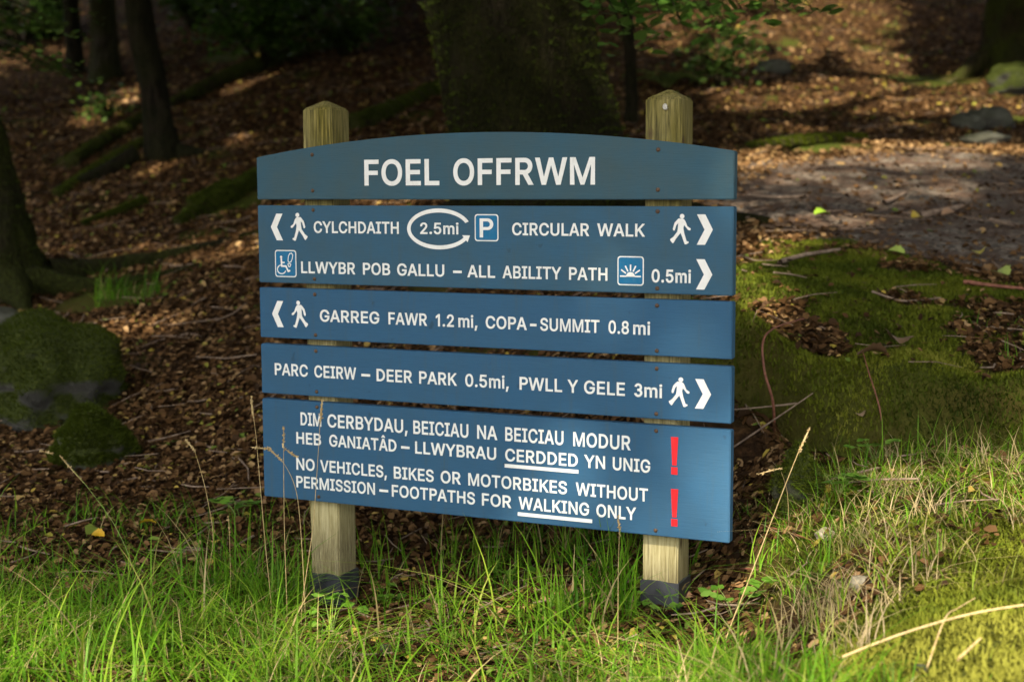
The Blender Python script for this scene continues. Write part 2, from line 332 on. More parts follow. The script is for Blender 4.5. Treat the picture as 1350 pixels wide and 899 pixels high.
def extr(bm, pts, y0, y1):
    """prism from an outline in (x, z), thickness in y"""
    a = [bm.verts.new((x, y0, z)) for x, z in pts]; f = bm.faces.new(a)
    b = [bm.verts.new((x, y1, z)) for x, z in pts]; bm.faces.new(b[::-1])
    for i in range(len(a)): bm.faces.new((a[i], a[(i+1) % len(a)], b[(i+1) % len(a)], b[i]))
def board(z0, z1, mat, label, arch=False):
    bm = bmesh.new()
    if arch:
        n = 48; pts = [(-.8, z0), (.8, z0)]
        for i in range(n+1):
            u = .8-1.6*i/n; pts.append((u, 1.4925+.0665*(1-(u/.8)**2)))
    else: pts = [(-.8, z0), (.8, z0), (.8, z1), (-.8, z1)]
    extr(bm, pts, 0, TH)
    es = [e for e in bm.edges if not (arch and all(abs(v.co.x) < .799 for v in e.verts) and abs(e.verts[0].co.y-e.verts[1].co.y) > .01)]
    bmesh.ops.bevel(bm, geom=es, offset=.0025, segments=2, affect='EDGES')
    o = bmobj('board', bm, mat, sign); o['label'] = label; return o
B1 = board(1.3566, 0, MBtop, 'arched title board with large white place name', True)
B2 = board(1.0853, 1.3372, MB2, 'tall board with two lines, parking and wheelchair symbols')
B3 = board(.9039, 1.0686, MB, 'narrow board with one left arrow and the summit line')
B4 = board(.7182, .8826, MB, 'narrow board with one right arrow and the deer park line')
B5 = board(.3693, .6991, MB, 'deep lowest board with red exclamation marks')

# letter outlines: {character: (advance, [flat x, z loops])}, capital height 509
GLYPHS = {'A':(480,[[[16,0,200,509,280,509,464,0,394,0,350,130,130,130,86,0],[150,188,330,188,240,436]]]),'B':(456,[[[60,0,60,509,241,509,266,508,289,504,310,499,329,491,345,481,359,469,371,456,381,442,388,426,394,410,397,392,398,374,397,358,395,344,392,331,387,320,380,310,373,301,365,293,356,286,347,280,336,275,326,270,315,267,315,262,327,261,339,257,351,252,363,245,374,237,385,227,394,216,402,203,409,189,414,173,417,155,418,136,417,117,413,100,408,83,400,67,390,52,377,39,362,28,344,18,324,10,301,4,275,1,247,0],[125,57,245,57,272,58,296,63,315,70,330,80,341,92,349,105,354,120,355,137,355,149,352,161,348,173,342,184,335,194,327,203,317,211,306,218,293,224,279,228,264,230,248,231,125,231],[125,285,238,285,252,286,265,288,277,291,288,296,299,302,308,309,316,317,323,326,329,337,333,348,335,359,336,372,334,388,330,403,323,417,313,429,299,439,283,446,263,450,240,452,125,452]]]),'C':(510,[[[267,-7,235,-5,205,1,177,11,150,25,126,42,104,63,86,88,70,115,57,146,48,179,42,215,40,254,42,293,48,329,57,362,70,393,86,421,104,445,126,466,150,484,177,498,205,508,235,514,267,516,286,515,305,513,323,509,340,504,357,498,373,490,388,481,402,471,415,460,427,447,438,433,448,418,456,402,463,385,469,367,473,348,408,348,405,361,401,373,395,384,389,395,382,404,375,413,366,421,357,428,348,435,337,440,327,445,315,449,304,452,292,454,280,455,267,456,245,454,223,450,203,443,184,432,166,419,150,403,137,385,125,364,116,340,109,314,105,285,103,254,105,223,109,194,116,168,125,145,137,123,151,105,166,89,184,76,203,66,223,59,245,54,267,53,280,53,292,55,304,57,315,60,327,64,337,69,348,74,357,81,366,88,375,96,382,105,389,114,395,125,401,136,405,148,408,160,473,160,469,142,463,124,457,107,448,91,438,76,428,62,416,49,402,38,388,28,373,19,357,11,341,5,323,0,305,-4,286,-6]]]),'D':(502,[[[60,0,60,509,215,509,247,507,278,500,309,490,338,475,364,456,388,434,409,409,427,382,441,352,452,320,458,288,460,254,458,221,452,189,441,157,427,127,409,100,388,75,364,53,338,34,309,19,278,9,247,2,215,0],[125,57,210,57,234,59,258,64,280,72,302,83,322,98,340,115,356,134,369,156,380,179,388,203,392,229,394,254,392,280,388,306,380,330,369,353,356,375,340,394,322,411,302,426,280,437,258,445,234,450,210,452,125,452]]]),'E':(419,[[[60,0,60,509,372,509,372,452,125,452,125,286,355,286,355,229,125,229,125,57,375,57,375,0]]]),'F':(410,[[[60,0,60,509,369,509,369,452,125,452,125,278,346,278,346,221,125,221,125,0]]]),'G':(520,[[[269,-7,236,-5,205,1,176,11,149,25,125,43,104,64,85,88,69,116,57,146,47,179,42,215,40,254,42,293,47,329,57,362,69,393,85,421,103,445,125,466,149,484,175,498,203,508,233,514,265,516,285,515,304,513,322,509,340,504,358,497,374,489,389,480,403,469,416,458,429,445,439,431,449,416,458,401,465,384,470,367,474,349,408,349,404,361,399,372,393,383,387,393,380,403,373,411,365,420,356,427,347,434,337,439,326,444,315,448,304,452,291,454,279,455,265,456,243,454,222,450,202,443,183,432,166,419,150,404,137,385,125,364,116,340,109,314,105,285,103,254,105,223,109,194,116,168,125,145,137,124,151,105,166,90,184,76,203,66,224,59,246,54,269,53,290,54,309,57,328,63,345,71,360,81,374,93,386,107,396,123,404,141,410,160,414,180,415,202,434,199,283,199,283,256,478,256,478,200,476,170,471,141,463,115,451,91,436,69,419,50,399,33,377,19,352,8,326,0,298,-5]]]),'H':(517,[[[60,0,60,509,125,509,125,289,392,289,392,509,457,509,457,0,392,0,392,232,125,232,125,0]]]),'I':(300,[[[31,0,31,57,118,57,118,452,31,452,31,509,269,509,269,452,183,452,183,57,269,57,269,0]]]),'K':(460,[[[60,0,60,509,125,509,125,262,365,509,448,509,240,297,455,0,375,0,192,249,125,180,125,0]]]),'L':(393,[[[60,0,60,509,125,509,125,57,361,57,361,0]]]),'M':(628,[[[60,0,60,509,150,509,314,96,478,509,568,509,568,0,505,0,505,408,343,0,285,0,123,408,123,0]]]),'N':(524,[[[60,0,60,509,130,509,400,110,400,509,464,509,464,0,396,0,125,400,125,0]]]),'O':(533,[[[267,-7,235,-5,205,1,177,11,150,25,126,42,105,63,86,88,70,115,57,146,48,179,42,215,40,254,42,293,48,329,57,362,70,393,86,421,105,445,126,466,150,484,177,498,205,508,235,514,267,516,299,514,329,508,357,498,384,484,408,466,429,445,448,421,464,393,477,362,486,329,491,293,493,254,491,215,486,179,477,146,464,115,448,88,429,63,408,42,384,25,357,11,329,1,299,-5],[267,53,289,54,310,59,330,66,349,76,367,89,383,105,396,123,408,144,418,168,425,194,429,223,430,254,429,286,425,314,418,341,408,365,396,386,383,404,367,420,349,433,330,443,310,450,289,454,267,456,245,454,223,450,203,443,184,433,167,420,151,404,137,385,125,364,116,340,109,314,105,285,103,254,105,223,109,194,116,168,125,144,137,123,151,105,167,89,184,76,203,66,223,59,245,54]]]),'P':(440,[[[60,0,60,509,262,509,295,505,327,494,356,476,379,453,397,424,408,392,412,359,408,326,397,294,379,265,356,242,327,224,295,213,262,209,125,209,125,0],[125,266,255,266,275,268,295,275,312,286,327,301,338,319,345,338,347,359,345,380,338,399,327,417,312,432,295,443,275,450,255,452,125,452]]]),'R':(470,[[[60,0,60,509,262,509,295,505,327,494,356,476,379,453,397,424,408,392,412,359,408,326,397,294,379,265,356,242,327,224,295,213,262,209,125,209,125,0],[125,266,255,266,275,268,295,275,312,286,327,301,338,319,345,338,347,359,345,380,338,399,327,417,312,432,295,443,275,450,255,452,125,452]],[[205,235,283,235,428,0,350,0]]]),'S':(447,[[[224,-9,197,-8,172,-4,149,1,128,9,108,19,91,31,76,45,64,60,54,77,46,96,41,115,38,137,104,137,107,123,110,110,116,98,123,88,132,79,142,71,154,64,166,59,180,55,194,52,209,50,224,49,241,50,257,52,272,55,286,60,299,66,311,74,321,82,329,92,336,102,341,114,345,126,346,139,345,151,342,161,338,171,332,179,325,186,316,193,307,199,296,205,284,209,272,214,259,218,245,222,184,239,154,249,128,260,105,274,86,289,71,307,60,326,54,348,52,372,53,393,58,413,65,431,75,448,87,463,102,476,119,488,138,498,158,506,180,511,203,514,227,516,252,514,275,511,296,505,316,498,334,488,351,476,365,463,377,449,387,433,394,415,399,397,401,378,337,378,334,396,326,412,316,426,302,437,286,447,267,453,247,457,225,459,209,458,194,456,180,452,167,448,156,442,145,435,136,427,129,418,123,409,118,398,116,387,115,376,116,363,119,352,124,342,131,334,139,326,148,319,158,313,169,308,180,304,191,300,202,296,212,293,264,279,276,276,287,272,299,268,312,264,324,258,336,252,347,245,359,238,369,229,379,220,387,209,395,198,401,185,405,171,407,155,408,139,407,118,403,99,396,81,386,64,374,48,360,34,343,21,323,11,302,2,278,-4,252,-8]]]),'T':(449,[[[32,452,32,509,417,509,417,452,257,452,257,0,193,0,193,452]]]),'U':(517,[[[259,-8,230,-7,203,-2,177,5,154,15,133,28,114,43,98,60,85,80,74,101,66,124,62,148,60,173,60,509,124,509,124,178,125,160,128,144,133,128,141,113,150,99,160,87,173,77,187,68,203,61,220,56,239,53,259,52,279,53,298,56,315,61,331,68,345,77,357,87,368,99,377,113,384,128,389,144,392,160,393,178,393,509,457,509,457,173,456,148,451,124,443,101,433,80,419,60,403,43,384,28,363,15,340,5,315,-2,288,-7]]]),'V':(480,[[[16,509,86,509,240,75,394,509,464,509,278,0,202,0]]]),'W':(710,[[[20,509,90,509,195,120,320,509,390,509,515,120,620,509,690,509,552,0,480,0,355,395,230,0,158,0]]]),'Y':(470,[[[10,509,86,509,235,270,384,509,460,509,268,205,268,0,203,0,203,205]]]),'Â':(480,[[[16,0,200,509,280,509,464,0,394,0,350,130,130,130,86,0],[150,188,330,188,240,436]],[[150,585,215,670,265,670,330,585,275,585,240,630,205,585]]]),'0':(453,[[[227,-7,199,-5,174,1,151,11,130,24,111,41,95,62,80,86,69,113,60,144,53,178,49,214,48,254,49,294,53,330,60,364,69,395,81,422,95,447,112,467,130,484,151,498,174,508,200,514,227,516,254,514,279,508,302,498,323,484,342,467,358,447,372,422,384,395,393,364,400,330,404,294,405,254,404,214,400,178,393,144,384,113,373,86,359,62,342,41,323,24,302,11,279,1,254,-5],[227,50,245,51,261,56,276,63,290,74,303,87,313,103,323,122,330,144,336,168,340,194,343,223,344,254,343,285,340,314,336,341,330,365,323,387,313,405,303,422,290,435,276,446,261,453,245,458,227,460,209,458,192,453,177,446,163,435,151,422,140,405,131,387,123,365,117,341,113,314,110,285,109,254,110,223,113,194,117,168,123,144,131,122,140,103,151,87,163,74,177,63,192,56,209,51]]]),'1':(370,[[[200,0,200,420,90,345,90,418,205,509,264,509,264,0]]]),'2':(453,[[[64,0,64,47,234,229,248,243,261,257,272,270,282,282,291,294,299,305,305,316,311,327,315,337,318,348,320,360,320,371,319,385,317,397,313,408,308,419,301,428,293,436,283,443,273,449,262,454,250,457,237,459,224,460,209,459,196,457,184,453,172,447,162,441,153,433,145,424,139,413,134,402,130,390,128,376,127,362,66,362,67,384,71,405,77,424,86,442,98,459,111,473,126,486,143,496,162,505,182,511,203,514,225,516,247,514,268,511,288,505,306,497,323,486,337,474,350,461,361,445,370,428,376,411,380,392,381,372,380,358,378,345,375,331,371,318,365,304,357,290,347,275,336,259,322,241,306,223,288,202,267,180,153,60,153,57,389,57,389,0]]]),'3':(400,[[[63,411,79,448,105,480,139,502,178,514,219,515,259,503,293,481,320,450,337,413,342,372,336,332,318,295,291,265,256,243,216,233,175,234,186,297,209,297,231,302,250,314,265,331,275,351,278,373,275,395,266,416,251,433,232,445,211,451,188,451,167,445,148,432,134,415,125,394]],[[173,297,213,298,253,290,289,273,319,247,342,214,355,177,358,138,350,99,333,64,307,34,274,11,236,-3,196,-7,156,-1,119,15,87,39,63,70,47,106,110,123,119,101,134,83,152,69,174,60,198,56,221,58,244,67,263,80,278,98,289,119,293,141,291,164,283,186,270,205,252,220,231,231,208,236,184,235]]]),'4':(453,[[[40,105,40,158,247,509,311,509,109,166,109,163,413,163,413,105]],[[282,0,282,121,282,146,282,318,343,318,343,0]]]),'5':(453,[[[221,-7,199,-6,178,-2,159,3,140,11,123,21,108,32,94,45,83,60,73,76,66,93,62,111,60,130,122,130,124,119,127,108,132,98,138,89,145,80,154,73,163,66,173,60,184,56,196,52,208,50,221,50,236,51,250,53,264,58,276,64,288,72,298,82,307,92,314,104,320,117,324,131,327,146,328,162,327,178,324,193,320,208,314,221,306,233,297,244,286,254,275,262,262,269,248,273,233,276,218,277,205,276,192,275,180,272,167,268,156,264,145,258,136,252,128,246,67,253,96,509,366,509,366,452,151,452,134,301,136,301,145,308,155,315,166,320,178,325,190,329,203,331,216,333,229,334,247,333,263,330,279,326,294,321,308,314,321,306,334,296,345,285,355,273,364,260,372,246,379,231,384,215,388,199,390,181,391,163,390,139,385,117,379,95,369,76,357,57,343,41,327,27,309,15,289,6,268,-1,245,-5]]]),'8':(453,[[[226,-7,201,-6,178,-2,156,3,136,11,117,21,101,33,86,47,74,62,64,78,57,96,53,115,52,135,53,151,55,166,59,181,65,195,72,208,81,220,90,231,101,241,113,249,125,256,139,261,153,265,153,267,135,273,119,282,105,293,93,308,83,324,76,342,72,360,70,380,72,399,75,417,82,434,90,450,101,464,114,477,129,488,146,498,164,506,184,511,204,514,226,516,248,514,269,511,288,506,306,498,323,488,337,477,350,464,361,450,370,434,377,417,380,399,382,380,380,361,376,342,369,324,359,308,347,293,333,282,318,273,300,267,300,265,314,261,327,256,339,249,351,241,362,231,372,220,380,208,387,195,393,181,397,166,400,151,401,135,399,115,395,96,388,78,378,62,366,47,352,33,335,21,317,11,296,3,275,-2,251,-6],[226,49,243,50,258,52,272,55,285,60,296,66,307,74,315,82,323,91,329,102,333,113,336,126,337,139,336,152,333,165,329,177,322,189,314,199,305,208,295,216,283,223,270,228,256,232,242,234,226,235,211,234,196,232,182,228,169,223,157,216,147,208,138,199,130,189,123,177,119,165,116,152,115,139,116,126,119,113,123,102,129,91,136,82,145,74,156,66,167,60,180,55,195,52,210,50],[226,290,239,290,252,292,263,296,274,300,284,306,293,313,300,321,307,330,312,341,316,351,318,363,319,376,318,388,316,399,313,410,308,420,301,429,294,437,285,444,275,449,264,454,252,457,240,459,226,460,213,459,200,457,188,454,177,449,167,444,159,437,151,429,145,420,139,410,136,399,134,388,133,376,134,363,136,351,139,341,145,330,151,321,159,313,168,306,178,300,189,296,201,292,213,290]]]),'.':(188,[[[95,-4,86,-4,78,-1,70,3,63,9,57,16,53,24,50,32,50,41,50,50,53,59,57,66,63,73,70,79,78,83,86,86,95,87,104,86,113,83,121,79,128,73,134,66,138,59,140,50,141,41,140,32,138,24,134,16,128,9,121,3,113,-1,104,-4]]]),',':(188,[[[38,-119,68,71,137,71,84,-119]]]),'m':(610,[[[53,0,53,379,112,379,112,295,108,295,112,310,118,323,125,335,132,346,141,355,151,363,161,370,172,376,183,380,195,384,207,386,219,386,239,385,257,380,273,372,287,361,299,347,309,331,316,314,321,295,312,295,317,308,322,321,329,332,337,343,347,353,357,361,368,369,381,375,394,380,407,383,422,385,437,386,453,385,468,383,483,378,497,372,510,364,522,354,532,342,541,328,548,313,553,296,556,276,557,255,557,0,496,0,496,254,494,273,490,289,483,302,473,313,460,321,447,326,433,329,419,330,406,330,395,328,384,324,374,320,365,314,358,307,351,299,345,290,341,280,338,270,336,259,335,247,335,0,274,0,274,260,273,275,269,288,262,301,253,311,242,320,229,326,215,329,199,330,188,330,178,328,168,325,158,320,148,314,140,307,132,299,126,289,121,278,117,266,114,253,114,238,114,0]]]),'i':(167,[[[53,0,53,379,114,379,114,0]],[[84,443,75,444,67,446,60,449,54,455,48,461,44,468,42,475,41,483,42,491,44,499,48,506,54,512,60,517,67,521,75,523,84,524,92,523,100,521,107,517,114,512,119,506,123,499,126,491,126,483,126,475,123,468,119,461,114,455,107,449,100,446,92,444]]])}
def text_mesh(s, bold):
    """filled flat letters of one word, every outline grown outwards by bold"""
    VV, FF, x = [], [], 0
    for ch in s:
        adv, comps = GLYPHS[ch]
        for kc, loops in enumerate(comps):
            cu = bpy.data.curves.new('lettering_curve', 'CURVE'); cu.dimensions = '2D'; cu.fill_mode = 'BOTH'; cu.extrude = 6+1.5*kc
            for l in loops:
                p = np.array(l, float).reshape(-1, 2); d1 = p-np.roll(p, 1, 0); d2 = np.roll(p, -1, 0)-p
                n1 = np.stack([-d1[:, 1], d1[:, 0]], 1)/np.linalg.norm(d1, axis=1)[:, None]; n2 = np.stack([-d2[:, 1], d2[:, 0]], 1)/np.linalg.norm(d2, axis=1)[:, None]
                p = p+(n1+n2)*(bold/np.maximum(1+(n1*n2).sum(1), .55))[:, None]
                sp = cu.splines.new('POLY'); sp.points.add(len(p)-1); sp.use_cyclic_u = True
                for q, (a, b) in zip(sp.points, p): q.co = (a+x, b, 0, 1)
            o = bpy.data.objects.new('lettering_curve', cu); m = o.to_mesh()
            n = len(m.vertices); V = np.empty(n*3, np.float32); m.vertices.foreach_get('co', V); o_ = sum(map(len, VV)); VV.append(V.reshape(-1, 3))
            FF += [tuple(i+o_ for i in p.vertices) for p in m.polygons]
            o.to_mesh_clear(); bpy.data.objects.remove(o); bpy.data.curves.remove(cu)
        x += adv+bold*1.2
    return np.concatenate(VV), FF
def lettering(boardo, z, cap, words, bold=15, extra=()):
    """each word, dash and underline is a part of its board"""
    for s, u0, u1 in words:
        if s == '-':
            h = cap*.2; zz = z+cap*.42; V = np.array([(x, y, k) for k in (-.0016, 0) for x, y in ((u0, zz-h/2), (u1, zz-h/2), (u1, zz+h/2), (u0, zz+h/2))])[:, [0, 2, 1]]
            F = [(0, 1, 2, 3), (4, 7, 6, 5), (0, 4, 5, 1), (1, 5, 6, 2), (2, 6, 7, 3), (3, 7, 4, 0)]; nm = 'dash'
        else:
            V, F = text_mesh(s, bold); V = V.copy(); x0, x1 = V[:, 0].min(), V[:, 0].max(); ks = cap/(509+2*bold); nm = 'lettering'
            V = np.stack([u0+(V[:, 0]-x0)/(x1-x0)*(u1-u0), -.0006-V[:, 2]*.00013, z+(V[:, 1]+bold)*ks], 1)
        me = bpy.data.meshes.new(nm); me.from_pydata(V.tolist(), [], F); me.update(); o = link(nm, me, MW, boardo)
    for q in extra:
        V = [(x, k, y) for k in (-.0016, 0) for x, y in q]
        me = bpy.data.meshes.new('underline'); me.from_pydata(V, [], [(0, 1, 2, 3), (4, 7, 6, 5), (0, 4, 5, 1), (1, 5, 6, 2), (2, 6, 7, 3), (3, 7, 4, 0)]); me.update(); link('underline', me, MW, boardo)
    return o
lettering(B1, 1.3999, .0805, [('FOEL', -.3942, -.1296), ('OFFRWM', -.081, .3826)], 17)
lettering(B2, 1.2494, .0374, [('CYLCHDAITH', -.5844, -.2736), ('CIRCULAR', .1159, .3646), ('WALK', .3901, .538)])
lettering(B2, 1.2499, .0352, [('2.5mi', -.1977, -.065)])
lettering(B2, 1.1191, .0377, [('LLWYBR', -.6355, -.4334), ('POB', -.4047, -.3065), ('GALLU', -.2809, -.1152), ('-', -.0845, -.055), ('ALL', -.0358, .058), ('ABILITY', .0832, .2759), ('PATH', .301, .4222)])
lettering(B2, 1.1181, .038, [('0.5mi', .559, .6772)], 19)
lettering(B3, .9639, .0385, [('GARREG', -.5678, -.3482), ('FAWR', -.3144, -.1772), ('1.2', -.146, -.0834), ('mi,', -.0677, -.0026), ('COPA', .0258, .163), ('-', .174, .1952), ('SUMMIT', .2074, .3976), ('0.8', .4265, .49), ('mi', .5034, .5554)])
lettering(B4, .7807, .0395, [('PARC', -.7456, -.6181), ('CEIRW', -.5929, -.436), ('-', -.4164, -.3845), ('DEER', -.3606, -.2325), ('PARK', -.2071, -.0746), ('0.5mi,', -.0457, .1021), ('PWLL', .1386, .2782), ('Y', .2959, .3302), ('GELE', .3494, .4783), ('3mi', .507, .5934)])
lettering(B5, .6194, .043, [('DIM', -.6494, -.5705), ('CERBYDAU,', -.5466, -.2511), ('BEICIAU', -.2301, -.0366), ('NA', -.006, .0625), ('BEICIAU', .0897, .2829), ('MODUR', .3146, .4972)])
lettering(B5, .5567, .039, [('HEB', -.6674, -.573), ('GANIAT\u00c2D', -.5413, -.292), ('-', -.2747, -.2445), ('LLWYBRAU', -.2244, .0585), ('CERDDED', .0894, .3294), ('YN', .3498, .4168), ('UNIG', .4414, .5582)],
          extra=[[(.0873, .5365), (.3314, .5365), (.3314, .5475), (.0873, .5475)]])
lettering(B5, .4697, .0393, [('NO', -.6694, -.5991), ('VEHICLES,', -.5778, -.3284), ('BIKES', -.3027, -.1596), ('OR', -.1344, -.0643), ('MOTORBIKES', -.0379, .294), ('WITHOUT', .3231, .5517)])
lettering(B5, .4103, .0387, [('PERMISSION', -.6709, -.3732), ('-', -.3564, -.3246), ('FOOTPATHS', -.3108, -.0154), ('FOR', .0089, .109), ('WALKING', .1341, .3659), ('ONLY', .3898, .5154)],
          extra=[[(.1312, .389), (.3759, .389), (.3759, .4), (.1312, .4)]])
def marks(name, polys, mats, parent, midx=None, label=None):
    """flat painted outlines in board coordinates; polys: list of (points, layer)"""
    bm = bmesh.new()
    for k, (pts, lay) in enumerate(polys):
        f = bm.faces.new([bm.verts.new((x, -.0008-.0006*lay, z)) for x, z in pts])
        if f.normal.y == 0: f.normal_update()
        f.normal_update()
        if f.normal.y > 0: f.normal_flip()
        if midx: f.material_index = midx[k]
    me = bpy.data.meshes.new(name); bm.to_mesh(me); bm.free()
    o = link(name, me, mats, parent)
    if label: o['label'] = label
    return o
WALK = [(196,97),(186,95),(178,102),(157,126),(145,168),(148,180),(159,180),(170,142),(183,128),(180,170),(176,188),(150,224),(126,242),(131,254),(146,271),(154,262),(166,240),(200,196),(215,236),(229,275),(240,276),(258,264),(256,257),(243,254),(226,200),(219,162),(224,142),(252,176),(267,179),(271,166),(248,150),(234,116),(224,101),(214,97)]
def walker(x0, x1, z0, z1, flip, parent):
    fx = lambda x: x0+(x-126)/(271-126)*(x1-x0) if not flip else x1-(x-126)/(271-126)*(x1-x0)
    fz = lambda y: z1-(y-64)/(276-64)*(z1-z0)
    head = [(210+16.5*math.cos(a), 80.5+16.5*math.sin(a)) for a in np.linspace(0, 2*math.pi, 20, endpoint=False)]
    marks('walking_figure', [([(fx(x), fz(y)) for x, y in WALK], 1), ([(fx(x), fz(y)) for x, y in head], 2)], MW, parent)
def chevron(x0, x1, z0, z1, left, parent):
    k = .52; zm = (z0+z1)/2; w_ = x1-x0
    p = [(x0, z1), (x0+w_*k, z1), (x1, zm), (x0+w_*k, z0), (x0, z0), (x1-w_*k, zm)]
    if left: p = [(x0+x1-x, z) for x, z in p]
    marks('arrow', [(p, 1)], MW, parent)
walker(.6139, .6757, 1.2291, 1.3158, False, B2); walker(-.6723, -.608, 1.2233, 1.3134, True, B2)
walker(-.6757, -.6126, .94, 1.029, True, B3); walker(.6136, .6769, .7593, .845, False, B4)
chevron(.6936, .7407, 1.2285, 1.3148, False, B2); chevron(.6927, .7406, 1.1008, 1.1875, False, B2)
chevron(-.7484, -.7026, 1.224, 1.3106, True, B2); chevron(-.7512, -.707, .94, 1.026, True, B3); chevron(.693, .741, .757, .843, False, B4)
def exclam(x0, x1, z0, z1):
    w_ = x1-x0; zb = z0+(z1-z0)*.245; zd = z0+(z1-z0)*.2; c = (x0+x1)/2
    marks('exclamation_mark', [([(x0, z1), (x1, z1), (c+w_*.3, zb), (c-w_*.3, zb)], 1), ([(c-w_*.43, z0), (c+w_*.43, z0), (c+w_*.43, zd), (c-w_*.43, zd)], 1)], MRED, B5)
exclam(.6215, .6438, .5578, .669); exclam(.6228, .645, .4038, .515)
def rrect(x0, x1, z0, z1, r):
    p = []
    for cx_, cz_, a0 in ((x1-r, z1-r, 0), (x0+r, z1-r, 90), (x0+r, z0+r, 180), (x1-r, z0+r, 270)):
        for k in range(6): a = R(a0+18*k); p.append((cx_+r*math.cos(a), cz_+r*math.sin(a)))
    return p
def stroke(pts, w_, closed=False):
    q = []; n = len(pts)
    for i in range(n if closed else n-1):
        (ax, az), (bx, bz) = pts[i], pts[(i+1) % n]; L = math.hypot(bx-ax, bz-az)+1e-9; dx, dz = (bx-ax)/L, (bz-az)/L; e = w_*.35
        ax -= dx*e; az -= dz*e; bx += dx*e; bz += dz*e; nx, nz = -dz*w_/2, dx*w_/2
        q.append([(ax+nx, az+nz), (bx+nx, bz+nz), (bx-nx, bz-nz), (ax-nx, az-nz)])
    return q
def panel(name, x0, x1, z0, z1, syms, label):
    polys = [(rrect(x0, x1, z0, z1, .009), 0), (rrect(x0+.0034, x1-.0034, z0+.0034, z1-.0034, .007), 1)]; mi = [0, 1]
    for k, s_ in enumerate(syms):
        polys.append((s_, 2+.05*k)); mi.append(0)
    return marks(name, polys, [MW, MCY], B2, mi, label)
panel('parking_symbol', -.0095, .0703, 1.2302, 1.3122, [], 'bright blue panel with white letter P')
lo = lettering(B2, 1.2415, .058, [('P', .008, .0535)], 14); lo.location.y = -.0012
sunx, sunz = .4945, 1.134
syms = [[(sunx+.0135*math.cos(a), sunz+.0125*math.sin(a)) for a in np.linspace(0, math.pi, 18)]]
syms[0] = [(sunx-.0135, sunz-.0012)]+[(sunx+.0135*math.cos(a), sunz+.0125*math.sin(a)) for a in np.linspace(math.pi, 0, 18)]+[(sunx+.0135, sunz-.0012)]
for a in (33, 62, 90, 118, 147):
    c_, s_ = math.cos(R(a)), math.sin(R(a)); syms += stroke([(sunx+.018*c_, sunz+.017*s_), (sunx+.033*c_, sunz+.033*s_)], .0042)
syms += stroke([(sunx-.031, sunz), (sunx-.014, sunz)], .0042)+stroke([(sunx+.014, sunz), (sunx+.031, sunz)], .0042)
panel('viewpoint_symbol', .4537, .535, 1.1073, 1.1924, syms, 'bright blue panel with white rising sun')
wx, wz = -.7353, 1.1048
f_ = lambda x, y: (wx+x*.082/148, wz+(182-y)*.088/182)   # drawn on a 148 x 182 panel
sy = [[f_(44+8*math.cos(a), 47+8*math.sin(a)) for a in np.linspace(0, 2*math.pi, 14, endpoint=False)]]
sy += stroke([f_(*p) for p in ((45, 60), (47, 108), (76, 108), (92, 142), (102, 138))], .0058)+stroke([f_(*p) for p in ((46, 84), (66, 84))], .0044)
sy += stroke([f_(46+29*math.cos(R(a)), 131+29*math.sin(R(a))) for a in range(20, 276, 16)], .0034)
sy += stroke([f_(*p) for p in ((92, 72), (96, 40), (104, 24), (118, 20), (126, 32), (122, 58), (112, 80), (98, 82))], .0028, True)
sy += stroke([f_(*p) for p in ((92, 92), (104, 90), (112, 96), (106, 110), (98, 112), (93, 104))], .0028, True)
panel('access_symbol', wx, wx+.082, wz, wz+.088, sy, 'bright blue panel with wheelchair and footprint')
# loop arrow round 2.5mi
cx_, cz_, ra, rb = -.1325, 1.266, .0985, .0505
qs = []
A = np.linspace(R(22), R(332), 60)
for i in range(59):
    a, b = A[i], A[i+1]; e = 1.0
    qs.append(([(cx_+ra*e*math.cos(a)*1.0, cz_+rb*math.sin(a)), (cx_+ra*math.cos(b), cz_+rb*math.sin(b)), (cx_+(ra+.0125)*math.cos(b), cz_+(rb+.0125)*math.sin(b)), (cx_+(ra+.0125)*math.cos(a), cz_+(rb+.0125)*math.sin(a))], 1))
qs.append(([(-.0255, 1.2475), (-.0525, 1.2475), (-.0405, 1.2335), (-.0335, 1.2265)], 1.3))
marks('loop_arrow', qs, MW, B2)
